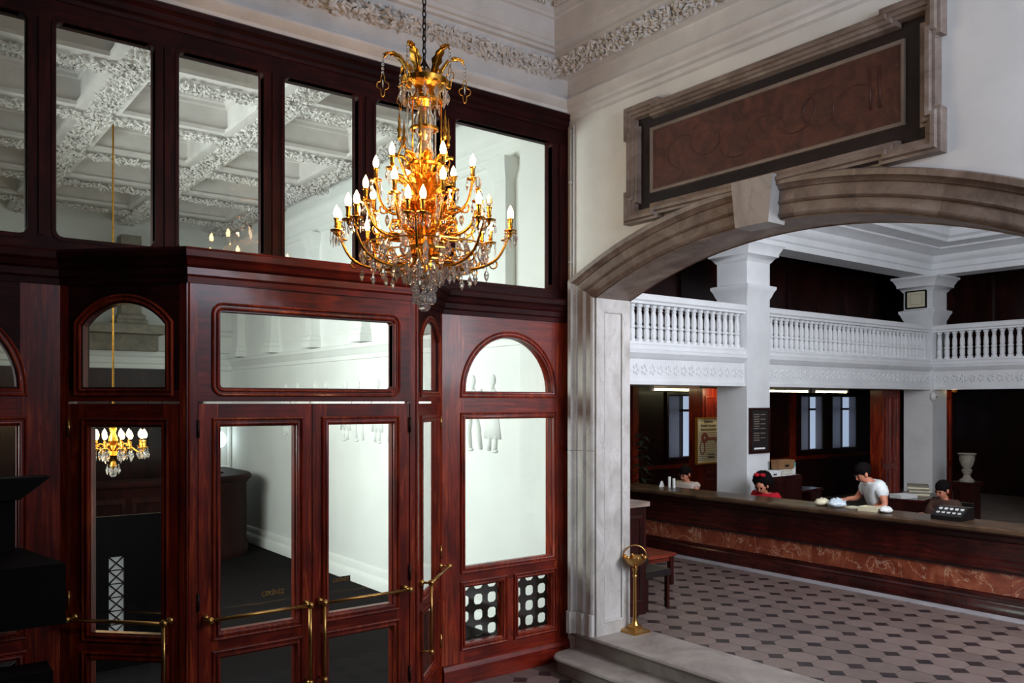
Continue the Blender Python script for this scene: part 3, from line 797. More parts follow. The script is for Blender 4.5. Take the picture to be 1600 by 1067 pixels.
# iron lattice gate leaf in the dark foyer with light behind
lg = tag(empty('lattice_gate', (1.92, 8.9, -0.02)), 'tall dark wooden gate leaf with a narrow iron lattice light', 'gate')
MB().plate(rect(-0.62, 0.62, 0.0, 1.50), [rect(-0.10, 0.04, 0.30, 1.10)], 0.0, 0.05, XZ).build('leaf', M['black'], lg)
for k in range(6):
    z = 0.30 + k*0.8/6
    for sgn in (1, -1):
        MB().tube([(-0.10 if sgn > 0 else 0.04, 0.02, z), (0.04 if sgn > 0 else -0.10, 0.02, z+0.8/6)], 0.008, 5).build('lattice_bar', M['iron'], lg)
    MB().tube([(-0.10, 0.02, z), (0.04, 0.02, z)], 0.006, 5).build('lattice_bar', M['iron'], lg)
MB().box(-0.10, 0.04, 0.034, 0.04, 0.30, 1.10).build('pane', M['frost'], lg)

# ------------------------------------------------------------------ coffered foyer ceiling
fc = struct(MB().box(FL-0.1, FU+0.15, VP+0.13, FV1+0.2, 6.55, 6.65).build('ceiling_foyer', M['mould']), 'white coffered foyer ceiling with leafy beams', 'ceiling')
BU = [0.37, 2.02, 3.66, 5.30]; BV = [7.28, 8.93, 10.58, 12.23, 13.88, 15.53]
BW = 0.19; BZ = 5.90
rg = random.Random(11)
for u in BU:
    MB().box(u-BW, u+BW, VP+0.13, FV1, BZ, 6.55).build('beam', M['mould'], fc)
    MB().box(u-BW-0.04, u-BW, VP+0.13, FV1, BZ, BZ+0.05).build('beam_fillet', M['mould'], fc)
    MB().box(u+BW, u+BW+0.04, VP+0.13, FV1, BZ, BZ+0.05).build('beam_fillet', M['mould'], fc)
    g = MB(); leaves(g, (u, VP+0.2, BZ-0.02), (u, FV1, BZ-0.02), (2*BW-0.10, 0, 0), (0, 0, -1), 3000, 0.055, rg, 0.03)
    o = g.build('leaf_garland', M['mould'], fc); o['kind'] = 'stuff'
for v in BV:
    MB().box(FL, FU, v-BW, v+BW, BZ+0.004, 6.55).build('beam', M['mould'], fc)
    MB().box(FL, FU, v-BW-0.04, v-BW, BZ+0.004, BZ+0.05).build('beam_fillet', M['mould'], fc)
    MB().box(FL, FU, v+BW, v+BW+0.04, BZ+0.004, BZ+0.05).build('beam_fillet', M['mould'], fc)
    g = MB(); leaves(g, (FL, v, BZ-0.02), (FU, v, BZ-0.02), (0, 2*BW-0.10, 0), (0, 0, -1), 1700, 0.055, rg, 0.03)
    o = g.build('leaf_garland', M['mould'], fc); o['kind'] = 'stuff'
hx = (BU[1]-BU[0])/2-BW; hy = (BV[1]-BV[0])/2-BW
loop = [(-hx,-hy),(hx,-hy),(hx,hy),(-hx,hy)]
cm = MB().run(loop, [(0,0.30),(0.03,0.31),(0.03,0.35),(0.06,0.37),(0.06,0.42),(0.12,0.46),(0.14,0.52),(0.14,0.56),(0.2,0.58),(0.2,0.65)], closed=True)
for k in range(int(2*hx/0.05)):
    x = -hx+0.05+k*0.05
    cm.box(x, x+0.03, -hy+0.06, -hy+0.10, 0.38, 0.43); cm.box(x, x+0.03, hy-0.10, hy-0.06, 0.38, 0.43)
c0 = cm.build('coffer_moulding', M['mould'], fc, 'angle')
first = True
for i in range(-1, 3):
    for j in range(-1, 6):
        cu = BU[0]+(i+0.5)*1.645; cv = BV[0]+(j+0.5)*1.65
        if cv-hy < VP+0.1 or cu-hx < FL-0.9: continue
        o = c0 if first else link('coffer_moulding', c0.data, fc)
        first = False
        o.location = (cu, cv, BZ)

# ================================================================== raised banking hall
CS = 0.57
def column(u, v, label):
    t = struct(empty('column', (u+CS/2, v+CS/2, FLOOR2)), label, 'column')
    h = CS/2; b = -FLOOR2
    MB().square([(h+0.05,0),(h+0.05,0.2),(h,0.24),(h,4.20+b),(h+0.02,4.24+b),(h+0.05,4.32+b),(h+0.075,4.36+b),(h+0.075,4.40+b),(h,4.42+b),(h,4.76+b),(h+0.02,4.78+b),(h+0.06,4.84+b),(h+0.10,4.86+b),(h+0.10,4.90+b),(h+0.15,5.0+b),(h+0.18,5.02+b),(h+0.18,5.06+b)]).build('shaft', M['paintcol'], t, 'angle')
    return t
C1U, C2U, CV = 10.6, 16.35, 8.02
k1 = column(C1U, CV, 'white square column with a black notice board rising through the balcony')
k2 = column(C2U, CV, 'white square corner column with a small framed picture under its capital')

# balcony
def balcony(n, x0, x1, y, axis, label, dark=False):
    """front along X at Y=y when axis = 'x', else along Y at X = y (front faces -Y / -X)"""
    t = struct(empty('trim_%d' % n, (0, 0, 0)), label, 'balcony')
    fr = [(x0, y), (x1, y)] if axis == 'x' else [(y, x1), (y, x0)]
    def pr(nm, prof, mat='paintcol'): return MB().run(fr, prof, side=-1, closed_prof=True).build(nm, M[mat], t, 'angle')
    pr('fascia', [(-0.5,2.84),(0.02,2.84),(0.02,2.89),(0.0,2.90),(0.0,3.19),(0.03,3.21),(0.05,3.25),(0.07,3.27),(0.07,3.31),(0.03,3.33),(0.03,3.38),(0.0,3.40),(0.0,3.43),(-0.5,3.43)])
    pr('handrail', [(-0.19,3.95),(0.02,3.95),(0.02,3.98),(0.05,4.0),(0.05,4.06),(0.03,4.085),(-0.2,4.085)])
    b = MB().lathe([(0.055,0),(0.055,0.05),(0.040,0.06),(0.048,0.10),(0.048,0.18),(0.036,0.195),(0.052,0.21),(0.052,0.235),(0.038,0.25),(0.047,0.29),(0.043,0.38),(0.030,0.44),(0.042,0.46),(0.030,0.475),(0.052,0.50),(0.052,0.53)], (0,0,0), 8).build('baluster', M['paintcol'], t, 'angle')
    n_ = int((x1-x0)/0.14); p0 = None
    for k in range(n_):
        s_ = x0 + (k+0.5)*(x1-x0)/n_
        o = b if k == 0 else link('baluster', b.data, t)
        o.location = (s_, y+0.09, 3.42) if axis == 'x' else (y+0.09, s_, 3.42)
    # moulded rosettes along the frieze
    g = MB()
    m_ = int((x1-x0)/0.16)
    for k in range(m_):
        s_ = x0+(k+0.5)*(x1-x0)/m_
        for q in range(5):
            a = q*2*PI/5
            c = (s_+0.045*math.cos(a), y-0.004, 3.05+0.055*math.sin(a)) if axis == 'x' else (y-0.004, s_+0.045*math.cos(a), 3.05+0.055*math.sin(a))
            g.ball(c, (0.022, 0.012, 0.03) if axis == 'x' else (0.012, 0.022, 0.03), 6, 4)
    o = g.build('frieze_ornament', M['paintcol'], t, True); o['kind'] = 'stuff'
    return t
balcony(4, UB+0.02, C1U, CV+0.05, 'x', 'white balustraded balcony front between the arch and the notice board column')
balcony(5, C1U+CS, C2U, CV+0.05, 'x', 'long white balustraded balcony front between the two columns')
balcony(6, 0.75, CV, C2U+0.05, 'y', 'dimmer white balustraded balcony front right of the corner column')
MB().box(UB, 22.4, CV+0.5, 12.0, 2.95, 3.40).build('gallery_slab', M['plaster'], bpy.data.objects['trim_5'])
MB().box(C2U+0.5, 22.4, -2.6, CV+0.5, 2.95, 3.40).build('gallery_slab', M['plaster'], bpy.data.objects['trim_6'])

# atrium beam and stepped ceiling
bt = struct(empty('ceiling_atrium', (0, 0, 0)), 'stepped white ceiling with deep beams over the banking hall', 'ceiling')
apath = [(UB+0.01, CV+0.06), (C2U+0.06, CV+0.06), (C2U+0.06, 0.6)]
MB().run(apath, [(-0.45,5.06),(0.0,5.06),(0.0,5.16),(0.03,5.18),(0.03,5.28),(0.07,5.31),(0.10,5.38),(0.10,5.42),(0.22,5.47),(0.34,5.50),(0.34,5.53),(0.62,5.56),(0.62,5.62),(0.68,5.66),(0.68,5.80),(0.95,5.84),(0.95,5.9),(1.0,5.93),(1.0,6.08),(1.3,6.12),(1.3,6.3),(-0.45,6.3)], side=-1, closed_prof=True).build('beam', M['paintcol'], bt, 'angle')
MB().box(UB, 22.4, -2.6, 12.0, 6.28, 6.4).build('slab', M['plaster'], bt)
# gallery and under-gallery walls
gw = struct(MB().box(UB, 22.4, 10.0, 10.2, 3.40, 6.3).build('wall_gallery', M['dwood']), 'dark timber wall at the back of the balcony', 'wall')
for k in range(11):
    MB().box(9.2+k*1.05, 9.32+k*1.05, 9.94, 10.0, 3.4, 5.6).build('post', M['wood_v'] if k in (3, 4) else M['dwood'], gw)
gs = struct(MB().box(18.6, 18.8, -2.6, 10.0, 3.40, 6.3).build('wall_gallery_side', M['dwood']), 'dark timber wall behind the far side balcony', 'wall')
for k in range(8):
    MB().box(18.54, 18.6, 0.5+k*1.05, 0.62+k*1.05, 3.4, 5.6).build('post', M['dwood'], gs)
wn_spec = [(12.75, 13.75), (17.3, 18.2), (18.6, 19.7)]
bw = struct(MB().plate(rect(UB, 22.4, -0.1, 2.95), [rect(a, b, 1.45, 2.75) for a, b in wn_spec], 11.6, 11.8, XZ).build('wall_hall_back', M['dwood']), 'dark panelled back wall under the balcony with curtained windows', 'wall')
struct(MB().box(22.2, 22.4, -2.6, 11.8, -0.1, 2.95).build('wall_hall_side', M['dwood']), 'dark far wall under the side balcony', 'wall')
for k in range(12):
    x = 6.6+k*1.3
    if any(a-0.3 < x < b+0.3 for a, b in wn_spec): continue
    MB().box(x-0.08, x+0.08, 11.54, 11.6, FLOOR2, 2.9).build('post', M['wood_v'], bw)
MB().box(UB, 22.2, 11.55, 11.6, FLOOR2+0.95, FLOOR2+1.03).build('dado_rail', M['wood_h'], bw)
nm_ = ['tall curtained window beside the key poster', 'narrow curtained window left of the man', 'bright curtained window behind the man']
for i, (a, b) in enumerate(wn_spec):
    wn = struct(empty('window_%d' % (12+i), ((a+b)/2, 11.6, 1.45)), nm_[i], 'window')
    hw = (b-a)/2
    MB().box(-hw, hw, 0.12, 0.13, 0, 1.3).build('pane', M['sky_pane'], wn)
    MB().loopsweep(rect(-hw, hw, 0, 1.3), [(-0.05,-0.01),(-0.05,-0.05),(0,-0.05),(0.03,-0.02),(0.03,0.12)], XZ).build('frame', M['dwood'], wn)
    MB().box(-0.02, 0.02, 0.03, 0.10, 0, 1.3).build('mullion', M['dwood'], wn)
    MB().box(-hw, hw, 0.03, 0.10, 0.95, 1.0).build('transom', M['dwood'], wn)
    for s0, s1 in ((-hw, -hw*0.30), (hw*0.45, hw)):
        pts = [(s0 + (s1-s0)*k/24, 0.0 + 0.025*math.sin(k*1.9)) for k in range(25)]
        MB().ringsweep([[(x, y-0.02, 0.02), (x, y-0.02, 1.28)] for x, y in pts], False).build('curtain', M['curtain'], wn, True)
# end wall of the hall, its unseen opening added for the fill light
struct(MB().plate(rect(UB, 22.4, -0.2, 6.3), [rect(6.15, 8.65, 2.85, 5.55)], 0.45, 0.65, XZ).build('wall_hall_front', M['plaster']), 'hall wall with the tall daylight windows', 'wall')

struct(MB().box(5.785, UB, VP+0.125, 12.0, 0.31, 6.3).build('wall_hall_left', M['plaster']), 'white plaster wall of the banking hall behind the arch jamb', 'wall')
# wood panelled piers beside the columns
def pier(x0, x1, y0, y1, label):
    t = tag(empty('panelled_pier', ((x0+x1)/2, y0, FLOOR2)), label, 'pier')
    hw = (x1-x0)/2
    MB().box(-hw, hw, 0, y1-y0, 0, 2.53).build('body', M['wood_v'], t)
    n_ = max(1, int(round(2*hw/0.38)))
    for k in range(n_):
        a = -hw + 0.03 + k*(2*hw-0.06)/n_; b = a + (2*hw-0.06)/n_ - 0.03
        for z0, z1 in ((0.15, 1.0), (1.08, 2.4)):
            mb = MB(); mb.loopsweep(rect(a+0.03, b-0.03, z0, z1), [(0,0.0),(0.0,-0.015),(0.025,-0.02),(0.04,-0.004),(0.06,-0.002)], XZ)
            mb.build('panel_moulding', M['wood_v'], t)
    return t
pier(11.1, 11.9, 9.3, 9.6, 'reddish panelled wooden pier behind the key poster')
pier(15.65, 16.30, 8.64, 8.9, 'reddish panelled wooden pier just left of the corner column')
pier(16.98, 17.75, 8.3, 8.6, 'reddish panelled wooden pier just right of the corner column')

# fluorescent battens
for i, (a, b, v, lab) in enumerate([(10.4, 11.56, 9.8, 'lit fluorescent tube under the balcony left of the notice board column'),
                               (13.55, 14.9, 9.8, 'lit fluorescent tube under the balcony right of the notice board column'),
                               (15.1, 16.3, 9.8, 'dim far fluorescent tube second to the right of the notice board column'),
                               (8.0, 9.3, 9.9, 'fluorescent tube partly hidden by the marble arch jamb')]):
    t = tag(empty('fluorescent_lamp', ((a+b)/2, v, 2.80)), lab, 'lamp', 'fluorescent lamps under the balcony')
    hw = (b-a)/2
    MB().box(-hw, hw, -0.05, 0.05, 0.03, 0.15).build('batten', M['white_metal'], t)
    MB().tube([(-hw+0.03, 0, 0.01), (hw-0.03, 0, 0.01)], 0.018, 8).build('tube', M['tube'], t, True)
    for sg in (-1, 1): MB().box(sg*hw-0.03, sg*hw+0.03, -0.03, 0.03, -0.015, 0.06).build('lamp_holder', M['white_metal'], t)

# ------------------------------------------------------------------ bank counter
M['kerb'] = plain('pale_kerb_stone', (150,146,150), 0.5, var=0.1)
CU = 9.68
ct = tag(empty('bank_counter', (CU, 5.0, FLOOR2)), 'long dark mahogany bank counter with a red marble band', 'counter')
def ctr(nm, prof, mat, y0=-4.3, y1=4.9): return MB().run([(0, y1), (0, y0)], prof, side=-1, closed_prof=True).build(nm, M[mat], ct, 'angle')
ctr('base', [(-0.35,0.0),(0.06,0.0),(0.06,0.10),(0.045,0.12),(0.045,0.15),(0.025,0.17),(0.025,0.20),(0.0,0.22),(-0.35,0.22)], 'dwood_h')
ctr('top_front', [(-0.35,0.455),(0.03,0.455),(0.04,0.47),(0.06,0.49),(0.06,0.52),(0.03,0.54),(0.03,0.58),(0.0,0.60),(0.0,0.78),(0.02,0.80),(0.02,0.84),(0.06,0.88),(-0.35,0.88)], 'dwood_h')
ctr('worktop', [(-0.45,0.88),(0.12,0.88),(0.14,0.90),(0.14,0.93),(0.12,0.95),(-0.45,0.95)], 'worktop')
y = 4.9
while y > -3.0:
    MB().box(-0.012, 0.3, y-1.2+0.003, y, 0.22, 0.455).build('marble_slab', M['redmarble'], ct); y -= 1.2
MB().box(-0.24, -0.02, -4.3, 4.9, -0.001, 0.008).build('floor_kerb', M['kerb'], ct)

# ================================================================== chandelier
def drop_mesh(L, r, seg=6):
    return MB().lathe([(0.0015,0.0),(0.005,-0.006),(0.005,-0.012),(0.0015,-0.018),(r*0.55,-0.018-L*0.18),(r,-0.018-L*0.45),(r*0.7,-0.018-L*0.72),(0.001,-0.018-L)], (0,0,0), seg)
def flame(mb, c, s=1.0):
    return mb.lathe([(0.007*s,0),(0.013*s,0.008*s),(0.0165*s,0.022*s),(0.014*s,0.040*s),(0.007*s,0.056*s),(0.001,0.068*s)], c, 10)
CUP = [(0.004,-0.03),(0.010,-0.02),(0.012,-0.005),(0.040,-0.002),(0.043,0.006),(0.040,0.009),(0.014,0.010),(0.010,0.022),(0.017,0.030),(0.013,0.040),(0.015,0.075),(0.020,0.080),(0.020,0.086),(0.010,0.090)]

def tmp(mb, mat, smooth=True):
    o = mb.build('m', mat, None, smooth); me = o.data; bpy.data.objects.remove(o); return me
cup_me = tmp(MB().lathe(CUP, (0,0,0), 12), M['gilt'], 'angle')
bulb_on = tmp(flame(MB(), (0,0,0.088), 1.25), M['bulb']); bulb_off = tmp(flame(MB(), (0,0,0.088), 1.25), M['clearbulb'])
drop_s = tmp(drop_mesh(0.055, 0.010), M['crystal'], False)
drop_l = tmp(drop_mesh(0.085, 0.019), M['crystal'], False)
prism_me = tmp(drop_mesh(0.075, 0.008, 4), M['crystal'], False)
leaf = MB()
lr = []
for k in range(9):
    t = k/8; ww = 0.034*math.sin(PI*min(1, t*1.05+0.06))**0.7 * (1+0.22*math.sin(k*2.6)); x = 0.012 + 0.10*t**1.3; z = 0.13*math.sin(t*1.75); 
    if k == 8: ww = 0.003
    lr.append([(x, -ww, z-0.012), (x-0.006, -ww*0.5, z), (x+0.004, 0, z+0.006), (x-0.006, ww*0.5, z), (x, ww, z-0.012), (x-0.008, 0, z-0.016)])
leaf_me = tmp(leaf.ringsweep(lr, True, False, True), M['gilt'])

ch = tag(empty('chandelier', (2.92, 4.81, 3.20)), 'large gilt crystal chandelier with many lit candle bulbs hanging in the hall', 'chandelier')
rc = random.Random(21)
# suspension chain
cmb = MB(); z = 1.66; i = 0
while z < 3.50:
    a = (i % 2)*PI/2
    pts = [(0.012*math.cos(t)*math.cos(a), 0.012*math.cos(t)*math.sin(a), z + 0.026*math.sin(t)) for t in [2*PI*k/10 for k in range(11)]]
    cmb.tube(pts, 0.005, 5); z += 0.041; i += 1
for k in range(3):
    a = 2*PI*k/3
    cmb.tube([(0.07*math.cos(a),0.07*math.sin(a),1.55),(0.045*math.cos(a),0.045*math.sin(a),1.62),(0,0,1.68)], 0.007, 6)
cmb.build('chain', M['iron'], ch)
MB().lathe([(0.02,3.36),(0.09,3.42),(0.12,3.48),(0.12,3.50)], (0,0,0), 16).build('ceiling_rose', M['gilt'], ch, 'angle')
# central stem
MB().lathe([(0.004,0.20),(0.03,0.23),(0.05,0.26),(0.03,0.29),(0.025,0.33),(0.08,0.38),(0.10,0.44),(0.06,0.50),(0.045,0.56),(0.09,0.62),(0.105,0.68),(0.06,0.74),(0.05,0.80),(0.10,0.86),(0.12,0.90),(0.06,0.94),(0.04,0.98)], (0,0,0), 16).build('stem_body', M['gilt'], ch, 'angle')
MB().lathe([(0.05,0.98),(0.07,1.05),(0.05,1.10),(0.035,1.14),(0.06,1.20),(0.075,1.27),(0.05,1.33),(0.04,1.38),(0.06,1.42)], (0,0,0), 16).build('glass_stem', M['crystal'], ch, 'angle')
MB().tube([(0,0,0.95),(0,0,1.6)], 0.014, 8).build('stem_rod', M['gilt'], ch, True)
for zz, rr in ((0.97, 0.125), (1.40, 0.125), (1.22, 0.09)):
    MB().lathe([(rr-0.012,-0.012),(rr+0.006,-0.008),(rr+0.006,0.008),(rr-0.012,0.012),(rr-0.03,0.0)], (0,0,zz), 20, False).build('collar', M['gilt'], ch, 'angle')
for k in range(6):
    a = 2*PI*k/6+0.3
    MB().tube([(0.115*math.cos(a),0.115*math.sin(a),0.97),(0.115*math.cos(a),0.115*math.sin(a),1.40)], 0.0065, 6).build('glass_rod', M['gilt'] if k % 2 else M['crystal'], ch, True)
# crown
MB().lathe([(0.05,1.36),(0.085,1.40),(0.07,1.44),(0.10,1.48),(0.155,1.51),(0.165,1.54),(0.13,1.57),(0.08,1.58),(0.03,1.62)], (0,0,0), 18).build('crown', M['gilt'], ch, 'angle')
for k in range(6):
    a = 2*PI*k/6 + 0.62; ca, sa = math.cos(a), math.sin(a)
    pr = [(0.09,1.55),(0.12,1.63),(0.16,1.69),(0.205,1.715),(0.245,1.705),(0.272,1.67)]
    arm = MB().tube([(r*ca, r*sa, zz) for r, zz in pr], [0.012,0.013,0.012,0.010,0.008,0.005], 7).build('crown_arm', M['gilt'], ch, True)
    l = link('gilt_leaf', leaf_me, arm, (0.085*ca, 0.085*sa, 1.56), (0, 0, a)); l.scale = (1.3, 1.1, 1.15)
    l = link('gilt_leaf', leaf_me, arm, (0.16*ca, 0.16*sa, 1.69), (0, 0.7, a)); l.scale = (0.75, 0.7, 0.6)
    bs = MB()
    for q in range(4): bs.ball((0.274*ca, 0.274*sa, 1.655-q*0.027), 0.011, 6, 5)
    bs.build('bead_strand', M['crystal'], arm)
    # openwork pendant at the end of the strand
    pts = []
    for q in range(29):
        t = 2*PI*q/28; r_ = 0.026*(1+0.35*math.cos(4*t))
        pts.append(((0.274 + r_*math.sin(t)*1.15)*ca, (0.274 + r_*math.sin(t)*1.15)*sa, 1.49 + 2.2*r_*math.cos(t)))
    MB().tube(pts, 0.0035, 5).build('pendant', M['gilt'], arm, True)
    MB().lathe([(0.001,-0.03),(0.007,0.0),(0.001,0.03)], (0.274*ca,0.274*sa,1.50), 6).build('pendant_crystal', M['crystal'], arm)
for k in range(12):
    a = 2*PI*k/12
    l = link('gilt_leaf', leaf_me, ch, (0.07*math.cos(a), 0.07*math.sin(a), 1.47), (0, 0.5, a)); l.scale = (0.7,0.8,0.6)
    for q, rr in enumerate((0.155, 0.135, 0.11)):
        link('crystal_drop', drop_s if q else drop_l, ch, (rr*math.cos(a+q*0.17), rr*math.sin(a+q*0.17), 1.49-q*0.045), (0,0,a))
# rings of gilt leaves on the body
for zz, r0, n_, tl, sc_ in ((0.36, 0.03, 8, 0.9, 0.9), (0.48, 0.06, 8, 0.3, 1.2), (0.62, 0.05, 10, 0.5, 1.2), (0.76, 0.05, 8, 0.25, 1.3), (0.90, 0.05, 8, 0.1, 1.2)):
    for k in range(n_):
        a = 2*PI*k/n_ + zz*3
        l = link('gilt_leaf', leaf_me, ch, (r0*math.cos(a), r0*math.sin(a), zz), (0, tl, a)); l.scale = (sc_,)*3

def smooth_pts(pr, n=18):
    out = []
    P = [pr[0]] + list(pr) + [pr[-1]]
    for i in range(1, len(P)-2):
        for k in range(n // (len(pr)-1)):
            t = k/(n // (len(pr)-1)); q = []
            for c in (0, 1):
                p0, p1, p2, p3 = (P[i-1][c], P[i][c], P[i+1][c], P[i+2][c])
                q.append(0.5*((2*p1)+(-p0+p2)*t+(2*p0-5*p1+4*p2-p3)*t*t+(-p0+3*p1-3*p2+p3)*t**3))
            out.append(tuple(q))
    out.append(pr[-1])
    return out
def arm_mesh(pr, r0, twin):
    mb = MB(); pts = smooth_pts(pr)
    n = len(pts)
    mb.tube([(x, 0, z) for x, z in pts], [r0*(1.25-0.55*k/(n-1)) for k in range(n)], 7)
    # scroll curling back above the arm, and a smaller one under the cup
    for cx, cz, R, sg, t0 in ((pr[2][0]*0.78, pr[2][1]+0.055, 0.048, 1, -1.2), (pr[3][0]*0.93, pr[3][1]-0.045, 0.035, -1, 1.4)):
        sp = []
        for k in range(20):
            t = k/19; a = t0 + sg*t*7.2; rr = R*(1-0.78*t)
            sp.append((cx + rr*math.cos(a), 0, cz + rr*math.sin(a)))
        mb.tube(sp, [0.0065*(1-0.5*k/19) for k in range(20)], 6)
    if twin:
        x, z = pr[-1]
        mb.tube([(x-0.06, 0, z-0.05), (x-0.02, 0.035, z-0.045), (x, twin, z-0.025)], 0.006, 6)
        mb.tube([(x-0.06, 0, z-0.05), (x-0.02, -0.035, z-0.045), (x, -twin, z-0.025)], 0.006, 6)
    return mb
tiers = [  # profile (r, z), count, phase, twin spread, drops per cup
    ([(0.05,0.40),(0.17,0.30),(0.34,0.29),(0.49,0.36),(0.575,0.53)], 8, 0.15, 0.045, 5),
    ([(0.05,0.60),(0.13,0.50),(0.25,0.50),(0.345,0.56),(0.395,0.70)], 8, 0.54, 0.0, 5),
    ([(0.05,0.80),(0.12,0.68),(0.21,0.66),(0.29,0.73),(0.325,0.88)], 6, 0.35, 0.0, 4)]
off_ct = 0
for ti, (pr, n_, ph, twin, nd_) in enumerate(tiers):
    am = tmp(arm_mesh(pr, 0.0115, twin), M['gilt'])
    for k in range(n_):
        a = ph + 2*PI*k/n_
        arm = link('arm', am, ch, (0,0,0), (0,0,a))
        l = link('gilt_leaf', leaf_me, arm, (pr[1][0], 0, pr[1][1]), (0, 0.9, 0)); l.scale = (0.9,0.9,0.8)
        for sgn in ((-1, 1) if twin else (0,)):
            x, y_, zc = pr[-1][0], sgn*twin, pr[-1][1]
            link('candle_cup', cup_me, arm, (x, y_, zc))
            wd = a % (2*PI)
            unlit = (ti == 1 and k in (6, 7)) or (ti == 0 and k == 6 and sgn > 0)
            link('bulb', bulb_off if unlit else bulb_on, arm, (x, y_, zc))
            for q in range(nd_):
                t = 2*PI*q/nd_ + 0.4*k
                link('crystal_drop', (prism_me, drop_s)[q % 2], arm, (x+0.040*math.cos(t), y_+0.040*math.sin(t), zc-0.004), (0,0,rc.random()))
        # drops strung along the underside of the arm
        for r_, zz in ((pr[2][0], pr[2][1]), ((pr[2][0]+pr[3][0])/2, (pr[2][1]+pr[3][1])/2-0.01)):
            link('crystal_drop', drop_l, arm, (r_, 0, zz-0.012), (0,0,rc.random()))
# spear finials between the top arms
for k in range(6):
    a = 0.35+PI/6+2*PI*k/6
    MB().tube([(0.05,0,0.86),(0.14,0,0.90),(0.185,0,1.02),(0.155,0,1.10),(0.175,0,1.14)], 0.007, 6).lathe([(0.004,1.12),(0.016,1.14),(0.008,1.16),(0.018,1.19),(0.008,1.21),(0.010,1.24),(0.001,1.32)], (0.175,0,0), 8).build('spear_finial', M['gilt'], ch, True, (0,0,0), (0,0,a))
# skirts of large drops and the bottom cluster of balls
for rr, zz, n_ in ((0.20, 0.33, 14), (0.12, 0.30, 10), (0.30, 0.385, 18), (0.41, 0.43, 18)):
    MB().lathe([(rr-0.006,zz-0.004),(rr+0.006,zz-0.004),(rr+0.006,zz+0.004),(rr-0.006,zz+0.004)], (0,0,0), 20, False).build('drop_ring', M['gilt'], ch)
    for k in range(n_):
        a = 2*PI*k/n_
        l = link('crystal_drop', drop_l, ch, (rr*math.cos(a), rr*math.sin(a), zz), (0,0,a)); l.scale = (1.25,)*3
for k in range(8):
    a = 2*PI*k/8+0.2; bs = MB()
    for q in range(5):
        t = q/4; rr = 0.105-0.045*t
        bs.ball((rr*math.cos(a), rr*math.sin(a), 0.27-0.155*t), 0.015+0.006*t, 8, 6)
    bs.build('bead_strand', M['crystal'], ch)
for k in range(6):
    a = 2*PI*k/6
    MB().ball((0.058*math.cos(a), 0.058*math.sin(a), 0.085), 0.034, 8, 6).build('crystal_ball', M['crystal'], ch)
MB().ball((0,0,0.045), 0.045, 9, 7).build('crystal_ball', M['crystal'], ch)
# the lamp's own light
def lamp(parent, loc, power, color, r):
    l = bpy.data.lights.new('chandelier_light', 'POINT'); l.energy = power; l.color = color; l.shadow_soft_size = r
    o = bpy.data.objects.new('chandelier_light', l); col.objects.link(o); o.parent = parent; o.location = loc
for k in range(4):
    a = PI/4 + PI/2*k
    lamp(ch, (0.47*math.cos(a), 0.47*math.sin(a), 0.68), 6.5, (1.0, 0.60, 0.30), 0.05)
lamp(ch, (0.0, -0.22, 1.06), 6.5, (1.0, 0.60, 0.30), 0.05)

# smaller chandelier in the foyer
f2c = tag(empty('chandelier', (2.38, 11.4, 1.655)), 'smaller lit crystal chandelier hanging in the foyer, seen through the angled door', 'chandelier')
MB().tube([(0,0,0.55),(0,0,4.9)], 0.012, 6).build('chain', M['gilt'], f2c)
MB().lathe([(0.01,0.10),(0.05,0.14),(0.03,0.20),(0.08,0.28),(0.05,0.34),(0.03,0.40),(0.06,0.46),(0.03,0.56),(0.045,0.62),(0.01,0.66)], (0,0,0), 12).build('stem', M['gilt'], f2c, 'angle')
am = tmp(MB().tube([(x,0,z) for x, z in smooth_pts([(0.04,0.32),(0.14,0.42),(0.24,0.36),(0.34,0.30),(0.37,0.36)])], 0.010, 6), M['gilt'])
for k in range(8):
    a = 2*PI*k/8+0.2
    arm = link('arm', am, f2c, (0,0,0), (0,0,a))
    for sgn in (-1, 1):
        link('candle_cup', cup_me, arm, (0.37, sgn*0.05, 0.37)); o = link('bulb', bulb_on, arm, (0.37, sgn*0.05, 0.375)); o.scale = (1.5,1.5,1.3)
        for q in range(3):
            o = link('crystal_drop', drop_l, arm, (0.37+0.04*math.cos(q*2.1), sgn*0.05+0.04*math.sin(q*2.1), 0.36), (0,0,q)); o.scale = (1.1,1.1,1.3)
    o = link('crystal_drop', drop_l, arm, (0.22, 0, 0.34)); o.scale = (1.2,1.2,1.5)
    o = link('crystal_drop', drop_l, arm, (0.07, 0, 0.17)); o.scale = (1.2,1.2,1.3)
MB().ball((0,0,0.045), 0.045, 9, 7).build('crystal_ball', M['crystal'], f2c)
lamp(f2c, (0, 0, 0.55), 6, (1.0, 0.72, 0.45), 0.15)

# ================================================================== furniture and people
# near-black cabinet against the screen at the frame edge
bc = tag(empty('writing_cabinet', (0.0, 6.1, 0.0)), 'near-black wooden writing cabinet against the screen at the left edge', 'cabinet')
MB().add([(-1.2,-0.51,1.28),(0.907,-0.51,1.28),(0.76,0.29,1.28),(-1.2,0.29,1.28),(-1.2,-0.51,1.64),(0.907,-0.51,1.64),(0.76,0.29,1.64),(-1.2,0.29,1.64)],
         [(0,3,2,1),(4,5,6,7),(0,1,5,4),(1,2,6,5),(2,3,7,6),(3,0,4,7)]).build('body', M['black'], bc)
MB().box(-1.2, 0.72, 0.15, 0.29, 1.64, 1.97).build('back_board', M['black'], bc)
MB().prism([(-1.2,1.97),(0.74,1.97),(0.92,2.11),(-1.2,2.11)], 0.10, 0.29, XZ).build('cap', M['black'], bc)
MB().box(-1.2, 0.92, 0.02, 0.29, 0.60, 0.86).build('shelf', M['black'], bc)
